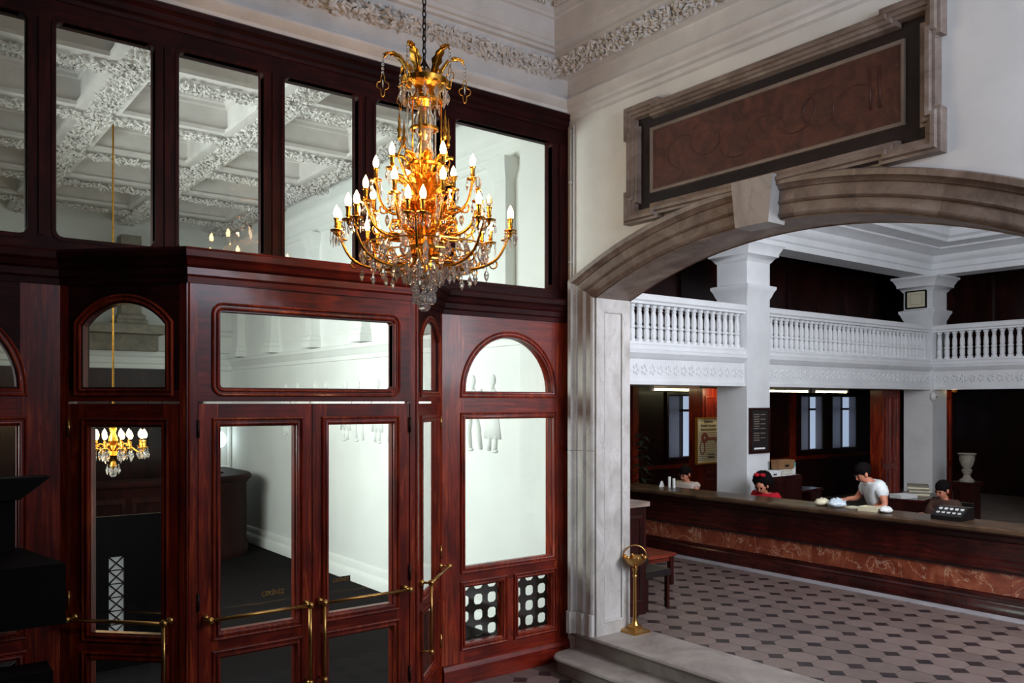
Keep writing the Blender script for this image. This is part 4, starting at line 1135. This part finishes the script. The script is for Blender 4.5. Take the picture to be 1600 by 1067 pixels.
for x in (-1.15, -0.1):
    for y in (-0.45, 0.20): MB().box(x, x+0.08, y, y+0.08, 0.0, 1.28).build('leg', M['black'], bc)
MB().box(-1.2, 0.0, 0.05, 0.25, 0.0, 0.60).build('pedestal', M['black'], bc)

# brass ashtray stand
az = tag(empty('ashtray_stand', (6.05, 5.93, FLOOR2+0.003)), 'brass pedestal ashtray with hoop handle beside the arch jamb', 'ashtray')
MB().square([(0.0,0),(0.11,0),(0.11,0.02),(0.08,0.035),(0.05,0.05),(0.05,0.07),(0.0,0.075)]).build('base', M['brass'], az, 'angle')
MB().lathe([(0.045,0.07),(0.03,0.10),(0.02,0.14),(0.018,0.54),(0.026,0.56),(0.018,0.58),(0.03,0.64),(0.012,0.66)], (0,0,0), 12).build('pillar', M['brass'], az, 'angle')
MB().lathe([(0.012,0.64),(0.05,0.665),(0.10,0.70),(0.125,0.74),(0.13,0.75),(0.118,0.75),(0.08,0.715),(0.0,0.70)], (0,0,0), 18).build('bowl', M['brass'], az, 'angle')
MB().tube([(0.118*math.cos(t), 0, 0.75+0.115*math.sin(t)) for t in [PI*k/14 for k in range(15)]], 0.007, 6).build('hoop_handle', M['brass'], az, True, None, (0,0,-0.65))
for k in range(6): MB().ball((0.10*math.cos(k*1.05), 0.10*math.sin(k*1.05), 0.752), (0.022,0.022,0.018), 6, 5).build('scallop', M['brass'], az, True)

# wooden pedestal cabinet, low table and stool behind the jamb
pd = tag(empty('pedestal_cabinet', (6.50, 6.70, FLOOR2)), 'wooden pedestal cabinet with a stone top peeping past the arch jamb', 'cabinet')
MB().box(-0.22, 0.17, -0.33, 0.35, 0.0, 1.17).build('body', M['dwood'], pd)
MB().box(-0.25, 0.20, -0.36, 0.38, 1.17, 1.22).build('top', M['marble_brown'], pd)
MB().loopsweep(rect(-0.17, 0.12, 0.12, 1.08), [(0,-0.33),(0,-0.345),(0.03,-0.35),(0.05,-0.335)], XZ).build('panel_moulding', M['dwood'], pd)
tb = tag(empty('low_table', (7.55, 7.5, FLOOR2)), 'low reddish wooden table with square legs beyond the ashtray', 'table')
MB().box(-0.55, 0.50, -0.33, 0.35, 0.36, 0.40).build('table_top', M['redwoodtop'], tb)
MB().box(-0.50, 0.45, -0.29, 0.31, 0.30, 0.36).build('apron', M['redwoodtop'], tb)
for x in (-0.52, 0.42):
    for y in (-0.31, 0.27): MB().box(x, x+0.06, y, y+0.06, 0, 0.36).build('leg', M['dwood'], tb)
so = tag(empty('stool', (6.92, 6.62, FLOOR2)), 'black leather stool with rounded back between cabinet and low table', 'stool')
MB().box(-0.20, 0.20, -0.20, 0.20, 0.36, 0.43).build('seat', M['leather'], so)
MB().prism([(-0.2,0.43),(0.2,0.43)] + [(0.2*math.cos(t), 0.50+0.12*math.sin(t)) for t in [PI*k/10 for k in range(11)]], 0.14, 0.20, XZ).build('backrest', M['leather'], so)
for x in (-0.19, 0.15):
    for y in (-0.19, 0.15): MB().box(x, x+0.04, y, y+0.04, 0, 0.36).build('leg', M['dwood'], so)

# key poster and notice board, framed picture, alarm bell
ps = tag(empty('poster_board', (11.17, 9.23, FLOOR2+1.28)), 'cream poster board with a red key print and black Turkish lettering', 'poster')
MB().box(-0.29, 0.29, 0.0, 0.03, 0.0, 0.74).build('board', M['cream'], ps)
MB().loopsweep(rect(-0.31, 0.31, -0.02, 0.76), [(0,0.03),(0,-0.02),(0.02,-0.02),(0.025,0.0)], XZ).build('frame', M['gold'], ps)
for k in range(15): MB().box(-0.28, 0.28, -0.0015, 0.0, 0.04+k*0.033, 0.046+k*0.033).build('ruled_line', M['ink'], ps)
for i, (t_, zz) in enumerate((('\u015eubemiz', 0.69), ('Kiral\u0131k Kasalar\u0131', 0.625), ('hizmetinizdedir', 0.56))):
    text('lettering', t_, 0.066, M['ink'], ps, (0, -0.003, zz), (PI/2,0,0), depth=0.001)
text('lettering', 'OSMANLI', 0.04, M['ink'], ps, (0.06, -0.003, 0.135), (PI/2,0,0), depth=0.001)
text('lettering', 'BANKASI', 0.04, M['ink'], ps, (0.06, -0.003, 0.09), (PI/2,0,0), depth=0.001)
key = MB()
key.plate([( -0.10+0.085*math.cos(2*PI*k/20), 0.42+0.085*math.sin(2*PI*k/20)) for k in range(20)], [[(-0.10+0.03*math.cos(2*PI*k/12), 0.42+0.03*math.sin(2*PI*k/12)) for k in range(12)]], -0.005, -0.002, XZ)
key.box(-0.03, 0.24, -0.005, -0.002, 0.385, 0.425); key.box(0.17, 0.20, -0.005, -0.002, 0.34, 0.39); key.box(0.22, 0.24, -0.005, -0.002, 0.35, 0.39)
key.tube([(-0.16+0.06*math.cos(t), -0.004, 0.26+0.11*math.sin(t)) for t in [2*PI*k/20 for k in range(21)]], 0.009, 5)
key.build('key_print', M['keyred'], ps)
nb = tag(empty('notice_board', (10.885, 8.02, FLOOR2+1.52)), 'black letter board in a wooden frame on the white column', 'notice board')
MB().box(-0.24, 0.24, -0.025, -0.002, 0, 0.68).build('board', M['ink'], nb)
MB().loopsweep(rect(-0.25, 0.25, -0.01, 0.69), [(0,-0.002),(0,-0.04),(0.03,-0.04),(0.035,-0.025)], XZ).build('frame', M['dwood'], nb)
for k in range(12):
    if k == 7: continue
    zz = 0.58 - k*0.036
    MB().box(-0.15, -0.01, -0.027, -0.024, zz, zz+0.014).build('letter_row', M['fillet'], nb)
    if k % 2 == 0: MB().box(0.02, 0.14, -0.027, -0.024, zz, zz+0.012).build('letter_row', M['fillet'], nb)
MB().box(-0.14, 0.13, -0.028, -0.024, 0.05, 0.075).build('name_strip', M['paper'], nb)
fp = tag(empty('framed_picture', (C2U, CV+CS/2+0.03, 4.44)), 'small dark framed picture hung on the corner column', 'picture')
MB().box(-0.012, -0.001, -0.19, 0.19, 0.02, 0.34).build('print', M['cream'], fp)
MB().loopsweep(rect(-0.21, 0.21, 0.0, 0.36), [(0,0.0),(0,0.03),(0.025,0.03),(0.03,0.01)], lambda a,b,c: (-c,a,b)).build('frame', M['black'], fp)
MB().loopsweep(rect(-0.12, 0.12, 0.08, 0.28), [(0,0.013),(0.006,0.013)], lambda a,b,c: (-c,a,b)).build('print_border', M['fillet'], fp)
ab = tag(empty('alarm_bell', (C2U+0.02, CV-0.0, 2.70)), 'small round white bell at the top of the corner column', 'bell')
MB().lathe([(0.0,0.0),(0.09,0.0),(0.09,0.02),(0.06,0.05),(0.02,0.07),(0.0,0.07)], (0,0,0), 14).build('dome', M['white_metal'], ab, 'angle', None, (PI/2,0,0))
MB().lathe([(0.0,0.068),(0.018,0.068),(0.018,0.085),(0.0,0.09)], (0,0,0), 8).build('boss', M['fillet'], ab, 'angle', None, (PI/2,0,0))

# cabinet with files behind the counter
fcab = tag(empty('filing_cabinet', (11.12, 7.74, FLOOR2)), 'brown wooden cabinet loaded with papers in front of the white column', 'cabinet')
MB().box(-0.37, 0.48, 0, 0.19, 0, 1.16).build('body', M['dwood'], fcab)
for k in range(2):
    dd = MB().box(-0.35+k*0.415, 0.05+k*0.415, -0.015, 0.0, 0.05, 1.10).build('door', M['dwood'], fcab)
    MB().ball((0.0+k*0.13, -0.025, 0.6), 0.015, 6, 5).build('knob', M['brass'], dd)
CT = FLOOR2+1.16
def slabthing(name, label, cat, loc, rz, sx, sy, sz, mat, n=1, mat2=None, group=None):
    t = tag(empty(name, loc, rz), label, cat, group)
    for k in range(n):
        j = rc.uniform(-0.012, 0.012)
        MB().box(-sx/2+j, sx/2+j, -sy/2-j, sy/2-j, sz*k/n, sz*(k+1)/n-0.003).build('sheet' if n > 1 else 'body', mat if (k % 2 == 0 or not mat2) else mat2, t)
    return t
def filebox(name, label, cat, loc, rz, sx, sy, sz, mat):
    t = tag(empty(name, loc, rz), label, cat)
    MB().box(-sx/2, sx/2, -sy/2, sy/2, 0, sz*0.72).build('box', mat, t)
    MB().box(-sx/2-0.006, sx/2+0.006, -sy/2-0.006, sy/2+0.006, sz*0.72, sz).build('lid', mat, t)
    MB().box(-0.04, 0.04, -sy/2-0.009, -sy/2-0.005, sz*0.25, sz*0.5).build('label', M['ink'], t)
    return t
filebox('file_box', 'white file box at the bottom of the pile on the cabinet', 'box', (10.93, 7.83, CT), 0, 0.30, 0.15, 0.09, M['paper'])
slabthing('paper_stack', 'stack of papers beside the white file box on the cabinet', 'papers', (11.26, 7.83, CT), 0.1, 0.28, 0.15, 0.10, M['paper'], 5, M['cream'])
filebox('file_box', 'brown cardboard file box on top of the cabinet papers', 'box', (11.24, 7.83, CT+0.103), -0.1, 0.34, 0.15, 0.14, M['cardboard'])
sg_ = tag(empty('card_stand', (11.53, 7.83, CT)), 'upright teal and white card standing on the cabinet end', 'card')
MB().box(-0.045, 0.045, 0, 0.02, 0, 0.19).build('card', M['paper'], sg_); MB().box(-0.045, 0.045, -0.003, 0, 0.12, 0.19).build('teal_band', M['tealcard'], sg_)
MB().box(-0.04, 0.04, 0.02, 0.06, 0, 0.01).build('foot', M['paper'], sg_)

# things lying on the counter
KT = FLOOR2+0.95
def on_counter(px, du=0.0):
    u = CU+0.12+du; a = (px-800)/1310; d = u/(0.796*a+0.605)
    return (u, d*(0.796-0.605*a), KT)
def bag(label, loc, s, mat, seed, cat='bag', name='plastic_bag'):
    r_ = random.Random(seed); mb = MB(); mb.ball((0,0,0.42), (1,0.8,0.42), 14, 9)
    mb.v = [(x*s*(1+r_.uniform(-.16,.16)), y*s*(1+r_.uniform(-.16,.16)), max(0, z*s*(1+r_.uniform(-.25,.25)))) for x, y, z in mb.v]
    t = tag(empty(name, loc), label, cat); mb.build('bag_body', mat, t, True)
    MB().lathe([(0.10*s,0.72*s),(0.05*s,0.82*s),(0.13*s,1.0*s),(0.02*s,0.98*s)], (0,0,0), 8).build('knot', mat, t, True)
    return t
bag('pale bluish plastic bag bundle on the counter left of the man', on_counter(1308), 0.13, M['plastic'], 1)
bag('crumpled yellowish paper bundle at the end of the counter row of bags', on_counter(1284), 0.11, M['cream'], 2, 'papers', 'paper_bundle')
bag('small white bag on the counter right of the glass box', on_counter(1384), 0.09, M['paper'], 3)
slabthing('paper_sheets', 'flat sheets of paper on the counter just below the man', 'papers', on_counter(1338, 0.10), 1.4, 0.24, 0.16, 0.02, M['cream'], 2)
gbx = tag(empty('letter_tray', on_counter(1362, 0.03), 1.55), 'small pale open tray on the counter in front of the man', 'tray')
for a in ((-0.13,0.13,-0.09,-0.08),(-0.13,0.13,0.08,0.09),(-0.13,-0.12,-0.08,0.08),(0.12,0.13,-0.08,0.08)): MB().box(a[0],a[1],a[2],a[3],0,0.055).build('side', M['cream'], gbx)
MB().box(-0.12,0.12,-0.08,0.08,0,0.008).build('bottom', M['cardboard'], gbx)
for px, h, lab in ((1046, 0.17, 'taller white paper roll standing on the counter near the seated woman'), (1053, 0.15, 'tilted white paper roll beside the taller roll')):
    l = on_counter(px, 0.2); t = tag(empty('paper_roll', l), lab, 'paper roll')
    MB().lathe([(0.022,0),(0.024,0.01),(0.024,h),(0.014,h),(0.012,h-0.05)], (0,0,0), 10).build('roll', M['paper'], t, 'angle')
    if px == 1053: t.rotation_euler = (0.0, 0.10, 0.8)
t = tag(empty('paper_note', on_counter(1034, 0.2), 0.5), 'small folded white note standing on the counter by the arch', 'note')
MB().add([(-0.06,0.03,0),(0.06,0.03,0),(0.05,0,0.09),(-0.05,0,0.09),(-0.06,-0.03,0),(0.06,-0.03,0)], [(0,1,2,3),(3,2,5,4),(0,3,4),(1,5,2)]).build('fold', M['paper'], t)
mc = tag(empty('adding_machine', on_counter(1488, 0.08), -PI/2), 'black adding machine with pale keys standing on the counter near the clerk in brown', 'machine')
MB().prism([(-0.16,0),(0.16,0),(0.16,0.14),(0.02,0.14),(-0.16,0.05)], -0.17, 0.17, lambda a,b,c: (c,a,b)).build('case', M['black_metal'], mc)
for i in range(5):
    for j in range(2): MB().box(-0.13+i*0.06, -0.10+i*0.06, -0.11+j*0.07, -0.08+j*0.07, 0.06+j*0.04, 0.09+j*0.04).build('key', M['paper'], mc)

# desks behind the counter
def desk(loc, rz, label, w_=1.3):
    t = tag(empty('office_desk', loc, rz), label, 'desk', 'desks behind the counter')
    MB().box(-w_/2, w_/2, -0.35, 0.35, 0.72, 0.76).build('desk_top', M['dwood_h'], t)
    for s_ in (-1, 1):
        p_ = MB().box(s_*(w_/2-0.22)-0.2, s_*(w_/2-0.22)+0.2, -0.32, 0.32, 0.0, 0.72).build('drawer_unit', M['dwood'], t)
        for q in range(3): MB().box(s_*(w_/2-0.22)-0.18, s_*(w_/2-0.22)+0.18, -0.335, -0.32, 0.06+q*0.22, 0.25+q*0.22).build('drawer', M['dwood'], p_)
    return t
desk((10.60, 4.60, FLOOR2), PI/2, 'dark wooden desk close behind the counter to the right of the man')
desk((13.6, 7.0, FLOOR2), 0.2, 'dark wooden desk heaped with papers behind the man')
desk((12.0, 3.6, FLOOR2), PI/2, 'reddish dark desk at the far right behind the counter', 1.6)
slabthing('paper_stack', 'greenish heap of papers on the desk near the corner column', 'papers', (13.9, 7.05, FLOOR2+0.76), 0.5, 0.45, 0.32, 0.16, M['cream'], 6, M['stone'])
slabthing('paper_stack', 'low pale stack of papers on the desk just right of the man', 'papers', (13.2, 6.95, FLOOR2+0.76), -0.3, 0.34, 0.24, 0.06, M['paper'], 3)
for k in range(4):  # made-up cupboards, added to hide the bright floor and keep this area dark
    cb = tag(empty('wall_cupboard', (16.0, 1.4+k*1.25, FLOOR2)), ['dark timber cupboard at the right edge under the side balcony', 'second dark timber cupboard from the right edge under the side balcony', 'third dark timber cupboard from the right edge under the side balcony', 'dark timber cupboard nearest the corner column under the side balcony'][k], 'cupboard', 'cupboards under the side balcony')
    MB().box(0, 0.4, -0.62, 0.62, 0, 2.2).build('body', M['dwood'], cb)
    for s_ in (-1, 1):
        dd = MB().box(-0.02, 0.0, min(s_*0.01, s_*0.60), max(s_*0.01, s_*0.60), 0.08, 2.14).build('door', M['dwood'], cb)
        MB().ball((-0.035, s_*0.05, 1.1), 0.018, 6, 5).build('knob', M['brass'], dd)
def downlight(loc, label, power):
    t = tag(empty('pier_lamp', loc), label, 'lamp', 'small lamps over the panelled piers')
    MB().lathe([(0.05,0.0),(0.055,0.01),(0.035,0.09),(0.015,0.11),(0.015,0.14)], (0,0,0), 12, False).build('shade', M['brass'], t, 'angle')
    MB().ball((0,0,0.03), 0.022, 8, 6).build('bulb', M['bulb'], t, True)
    l = bpy.data.lights.new('pier_lamp_light', 'POINT'); l.energy = power; l.color = (1.0, 0.75, 0.42); l.shadow_soft_size = 0.03
    o = bpy.data.objects.new('pier_lamp_light', l); col.objects.link(o); o.parent = t; o.location = (0, 0, -0.03)
downlight((11.35, 9.02, 2.80), 'small warm lamp over the panelled pier with the key poster', 7)
downlight((17.2, 8.0, 2.80), 'small warm lamp over the pier right of the corner column', 4)
desk((12.9, 8.9, FLOOR2), 0.1, 'dark wooden desk in the shade below the curtained windows')
slabthing('paper_stack', 'pale papers on the shaded desk below the curtained windows', 'papers', (12.7, 8.85, FLOOR2+0.76), 0.3, 0.4, 0.28, 0.05, M['paper'], 3)
# stone urn on pedestal
un = tag(empty('stone_urn', (15.3, 6.9, FLOOR2)), 'pale stone urn on a tall dark pedestal near the far balcony', 'urn')
MB().square([(0.20,0),(0.20,0.1),(0.16,0.14),(0.16,0.80),(0.20,0.86),(0.20,0.90)]).build('pedestal', M['dwood'], un, 'angle')
MB().lathe([(0.12,0.90),(0.12,0.93),(0.07,0.97),(0.05,1.02),(0.08,1.07),(0.085,1.10),(0.06,1.13),(0.10,1.20),(0.125,1.29),(0.125,1.36),(0.155,1.39),(0.14,1.40)], (0,0,0), 16).build('vase', M['stone'], un, 'angle')
# leafy plant at the back beyond the jamb
pt = tag(empty('potted_plant', (11.3, 10.9, FLOOR2)), 'dark leafy potted plant by the back wall past the arch jamb', 'plant')
MB().lathe([(0.0,0),(0.16,0),(0.20,0.30),(0.22,0.30),(0.22,0.34),(0.0,0.32)], (0,0,0), 14).build('pot', M['stone'], pt, 'angle')
MB().tube([(0,0,0.3),(0.03,0.02,0.9),(0,0,1.7)], 0.02, 6).build('stem', M['dwood'], pt)
lm = MB(); r_ = random.Random(4)
M['leafgreen'] = plain('dark_leaf', (36,44,30), 0.45, var=0.3)
lf = tmp(MB().add([(0,0,0),(0.10,0.05,0.02),(0.24,0,-0.03),(0.10,-0.05,0.02),(0.1,0,0.03)], [(0,1,4),(1,2,4),(2,3,4),(3,0,4)]), M['leafgreen'], False)
for k in range(40):
    link('leaf', lf, pt, (0,0,0.7+k*0.027), (0, r_.uniform(-0.6,0.5), k*2.4))

# ------------------------------------------------------------------ people
def skinned(name, joints, bones, mat, parent, sub=1):
    me = bpy.data.meshes.new(name); keys = list(joints)
    me.from_pydata([joints[k][0] for k in keys], [(keys.index(a), keys.index(b)) for a, b in bones], [])
    o = bpy.data.objects.new(name, me); col.objects.link(o)
    mod = o.modifiers.new('skin', 'SKIN'); mod.use_smooth_shade = True
    sk = me.skin_vertices[0].data
    for i, k in enumerate(keys):
        r_ = joints[k][1]; sk[i].radius = (r_, r_) if not hasattr(r_, '__len__') else r_
        sk[i].use_root = (i == 0)
    ss = o.modifiers.new('sub', 'SUBSURF'); ss.levels = ss.render_levels = sub
    dg = bpy.context.evaluated_depsgraph_get(); dg.update()
    nm = bpy.data.meshes.new_from_object(o.evaluated_get(dg))
    bpy.data.objects.remove(o)
    nm.materials.clear(); nm.materials.append(mat)
    nm.polygons.foreach_set('use_smooth', [True]*len(nm.polygons))
    return link(name, nm, parent)

def person(label, loc, rz, J, shirt, sleeves, trousers_mat, hair_fn, group=None):
    """J: pelvis, chest, neck, head (centre), face (unit dir), L/R sh, el, ha, kn, an"""
    t = tag(empty('person', loc, rz), label, 'person', group)
    V = {k: Vector(v) for k, v in J.items()}
    f = V['face'].normalized()
    jt = {'pelvis': (V['pelvis'], (0.15, 0.11)), 'waist': (V['pelvis'].lerp(V['chest'], 0.5), (0.14, 0.105)), 'chest': (V['chest'], (0.17, 0.115)),
          'nb': (V['chest'].lerp(V['neck'], 0.75), 0.07), 'neck': (V['neck'], 0.052),
          'jaw': (V['head'] - Vector((0,0,0.055)) + f*0.02, 0.066), 'skull': (V['head'] + Vector((0,0,0.02)), 0.092), 'crown': (V['head'] + Vector((0,0,0.085)) - f*0.01, 0.06)}
    bn = [('pelvis','waist'),('waist','chest'),('chest','nb'),('nb','neck'),('neck','jaw'),('jaw','skull'),('skull','crown')]
    for s_ in 'LR':
        sh, el, ha = V[s_+'sh'], V[s_+'el'], V[s_+'ha']
        jt[s_+'sh'] = (sh, 0.065); jt[s_+'el'] = (el, 0.044); jt[s_+'wr'] = (ha, (0.030, 0.024))
        dr = (ha-el).normalized(); sd = dr.cross(Vector((0,0,1))).normalized() * (1 if s_ == 'L' else -1); pm = ha + dr*0.06
        jt[s_+'pm'] = (pm, (0.040, 0.018))
        bn += [('chest', s_+'sh'), (s_+'sh', s_+'el'), (s_+'el', s_+'wr'), (s_+'wr', s_+'pm')]
        for q in range(4):
            b0 = pm + dr*0.03 + sd*(0.028-0.019*q); ln = (0.036, 0.042, 0.039, 0.030)[q]
            jt[s_+'f%d' % q] = (b0, 0.010); jt[s_+'g%d' % q] = (b0 + dr*ln + Vector((0,0,-0.012)), 0.009); jt[s_+'h%d' % q] = (b0 + dr*ln*1.5 + Vector((0,0,-0.035)), 0.008)
            bn += [(s_+'pm', s_+'f%d' % q), (s_+'f%d' % q, s_+'g%d' % q), (s_+'g%d' % q, s_+'h%d' % q)]
        jt[s_+'t0'] = (ha + dr*0.035 + sd*0.045, 0.011); jt[s_+'t1'] = (ha + dr*0.075 + sd*0.055 + Vector((0,0,-0.01)), 0.009)
        bn += [(s_+'wr', s_+'t0'), (s_+'t0', s_+'t1')]
        jt[s_+'hp'] = (V['pelvis'] + Vector((0, 0.09 if s_ == 'L' else -0.09, -0.05)), 0.095)
        jt[s_+'kn'] = (V[s_+'kn'], 0.062); jt[s_+'an'] = (V[s_+'an'], 0.042); jt[s_+'to'] = (V[s_+'an'] + Vector((0.15, 0, -0.045)), 0.035)
        bn += [('pelvis', s_+'hp'), (s_+'hp', s_+'kn'), (s_+'kn', s_+'an'), (s_+'an', s_+'to')]
    body = skinned('body', jt, bn, M['skin'], t)
    # face
    R = f.to_track_quat('X', 'Z').to_matrix()
    def fc(a, b, c): return V['head'] + R @ Vector((a, b, c))
    MB().tube([fc(0.082,0,0.022), fc(0.104,0,-0.018), fc(0.090,0,-0.026)], [0.008,0.014,0.010], 6).build('nose', M['skin'], t, True)
    for s_ in (-1, 1):
        MB().ball(fc(0.084, 0.034*s_, 0.018), 0.012, 6, 5).build('eye', M['ink'], t, True)
        MB().tube([fc(0.090, 0.052*s_, 0.036), fc(0.094, 0.018*s_, 0.040)], 0.005, 5).build('eyebrow', M['hair'], t)
        MB().ball(fc(0.0, 0.092*s_, 0.0), (0.022,0.012,0.032), 8, 6).build('ear', M['skin'], t, True)
    MB().tube([fc(0.080, 0.024, -0.052), fc(0.090, 0, -0.050), fc(0.080, -0.024, -0.052)], 0.006, 5).build('mouth', M['redstone'], t, True)
    hair_fn(t, fc)
    # clothing
    sj = {'pelvis': (V['pelvis'] + Vector((0,0,0.02)), (0.175, 0.135)), 'waist': (jt['waist'][0], (0.165, 0.13)), 'chest': (V['chest'], (0.225, 0.16)), 'nb': (V['chest'].lerp(V['neck'], 0.72), 0.085)}
    sb = [('pelvis','waist'),('waist','chest'),('chest','nb')]
    for s_ in 'LR':
        sh, el = V[s_+'sh'], V[s_+'el']
        sj[s_+'sh'] = (sh, 0.10); sj[s_+'sl'] = (sh.lerp(el, sleeves), 0.088)
        sb += [('chest', s_+'sh'), (s_+'sh', s_+'sl')]
    skinned('shirt', sj, sb, shirt, t)
    tj = {'pelvis': (V['pelvis'], (0.17, 0.13))}; tbn = []
    for s_ in 'LR':
        tj[s_+'hp'] = (jt[s_+'hp'][0], 0.11); tj[s_+'kn'] = (V[s_+'kn'], 0.078); tj[s_+'an'] = (V[s_+'an'] + Vector((0,0,0.02)), 0.062)
        tbn += [('pelvis', s_+'hp'), (s_+'hp', s_+'kn'), (s_+'kn', s_+'an')]
    skinned('trousers', tj, tbn, trousers_mat, t)
    for s_ in 'LR':
        a = V[s_+'an']
        MB().ball((a.x+0.06, a.y, 0.04), (0.14, 0.05, 0.045), 10, 6).build('shoe', M['leather'], t, True)
    return t
def short_hair(t, fc):
    mb = MB(); r_ = random.Random(2); mb.ball((0,0,0), (0.106,0.100,0.098), 16, 11)
    mb.v = [(x*(1+r_.uniform(-.05,.07)), y*(1+r_.uniform(-.05,.07)), z*(1+r_.uniform(-.04,.06))) for x, y, z in mb.v]
    mb.v = [tuple(fc(x-0.040, y, z+0.046)) for x, y, z in mb.v]; mb.build('hair', M['hair'], t, True)
def tied_hair(t, fc):
    short_hair(t, fc)
    MB().ball(tuple(fc(-0.12, 0, 0.03)), 0.05, 10, 7).build('hair_bun', M['hair'], t, True)
def bushy_hair(t, fc):
    mb = MB(); r_ = random.Random(9); mb.ball((0,0,0), (0.13,0.15,0.155), 16, 11)
    mb.v = [tuple(fc(x*(1+r_.uniform(-.08,.12))-0.095, y*(1+r_.uniform(-.08,.12)), z*(1+r_.uniform(-.08,.08))+0.03)) for x, y, z in mb.v]
    mb.build('hair', M['hair'], t, True)
    for s_ in (-1, 1): MB().ball(tuple(fc(-0.03, 0.045*s_, 0.175)), (0.04,0.05,0.03), 8, 6).build('hair_bow', M['redcloth'], t, True)
stand = dict(pelvis=(0,0,0.86), chest=(0.06,0,1.15), neck=(0.13,0,1.275), head=(0.215,0,1.345), face=(0.85,0.15,-0.5),
             Lsh=(0.05,0.19,1.19), Lel=(0.03,0.27,0.95), Lha=(0.26,0.20,0.90), Rsh=(0.07,-0.19,1.19), Rel=(0.17,-0.27,1.0), Rha=(0.36,-0.16,1.0),
             Lkn=(0.03,0.10,0.48), Lan=(-0.02,0.11,0.08), Rkn=(0.03,-0.10,0.48), Ran=(-0.02,-0.11,0.08))
mn = person('man in a white polo shirt leaning over the counter with bowed head', (10.56, 5.89, FLOOR2), math.atan2(0.6, -0.8), stand, M['shirt'], 0.62, M['trousers'], short_hair)
MB().tube([(0.10,0.09,1.235),(0.175,0.0,1.215),(0.10,-0.09,1.235),(0.05,0,1.27),(0.10,0.09,1.235)], 0.018, 6).build('collar', M['shirt'], mn, True)
cl = tag(empty('white_cloth', Vector((10.56,5.89,FLOOR2)) + Matrix.Rotation(math.atan2(0.6,-0.8), 3, 'Z') @ Vector((0.45,-0.13,0.965))), 'white folded slip held in the man\u2019s far hand', 'paper slip')
MB().box(-0.05,0.05,-0.035,0.035,0.0,0.02).box(-0.04,0.05,-0.03,0.03,0.02,0.035).build('fold', M['paper'], cl)
sit = dict(pelvis=(0,0,0.50), chest=(0.07,0,0.78), neck=(0.10,0,0.95), head=(0.145,0,1.04), face=(0.9,0.0,-0.42),
           Lsh=(0.07,0.17,0.85), Lel=(0.14,0.24,0.62), Lha=(0.36,0.14,0.70), Rsh=(0.07,-0.17,0.85), Rel=(0.14,-0.24,0.62), Rha=(0.36,-0.14,0.70),
           Lkn=(0.34,0.11,0.48), Lan=(0.24,0.11,0.08), Rkn=(0.34,-0.11,0.48), Ran=(0.24,-0.11,0.08))
def office_chair(loc, rz, label):
    t = tag(empty('office_chair', loc, rz), label, 'chair', 'clerks\u2019 chairs behind the counter')
    MB().box(-0.22,0.24,-0.22,0.22,0.335,0.375).build('seat', M['leather'], t)
    MB().box(-0.27,-0.225,-0.20,0.20,0.50,0.86).build('backrest', M['leather'], t)
    MB().tube([(-0.22,0,0.36),(-0.25,0,0.5)], 0.02, 6).build('back_post', M['black_metal'], t)
    MB().tube([(0,0,0.04),(0,0,0.34)], 0.025, 8).build('column_post', M['black_metal'], t)
    for k in range(5):
        a = 2*PI*k/5
        MB().tube([(0,0,0.06),(0.24*math.cos(a),0.24*math.sin(a),0.03)], 0.016, 6).build('leg', M['black_metal'], t)
A1 = math.atan2(-0.12, -0.99)
P1 = (10.66, 9.20, FLOOR2); P2 = (10.50, 7.56, FLOOR2); P3 = (12.2, 5.75, FLOOR2)
person('seated woman with dark tied-back hair and pale top behind the counter', P1, A1, dict(sit, chest=(0.07,0,0.86), neck=(0.10,0,1.03), head=(0.145,0,1.115), Lsh=(0.07,0.17,0.93), Rsh=(0.07,-0.17,0.93)), M['blouse'], 0.12, M['trousers'], tied_hair)
J2 = dict(sit, chest=(0.09,0,0.84), neck=(0.14,0,1.00), head=(0.20,0,1.075), Lsh=(0.08,0.17,0.91), Rsh=(0.08,-0.17,0.91), face=(0.85,0.1,-0.55))
person('seated woman with bushy dark hair, red bow and red top behind the counter', P2, A1, J2, M['redcloth'], 0.8, M['trousers'], bushy_hair)
person('dimly lit seated clerk in brown far behind the counter', P3, math.atan2(0.2, -0.98), dict(sit), M['browncloth'], 0.9, M['trousers'], short_hair)
office_chair(P1, A1, 'black office chair of the woman with tied-back hair')
office_chair(P2, A1, 'black office chair of the woman with the red bow')
office_chair(P3, math.atan2(0.2, -0.98), 'black office chair of the clerk in brown')
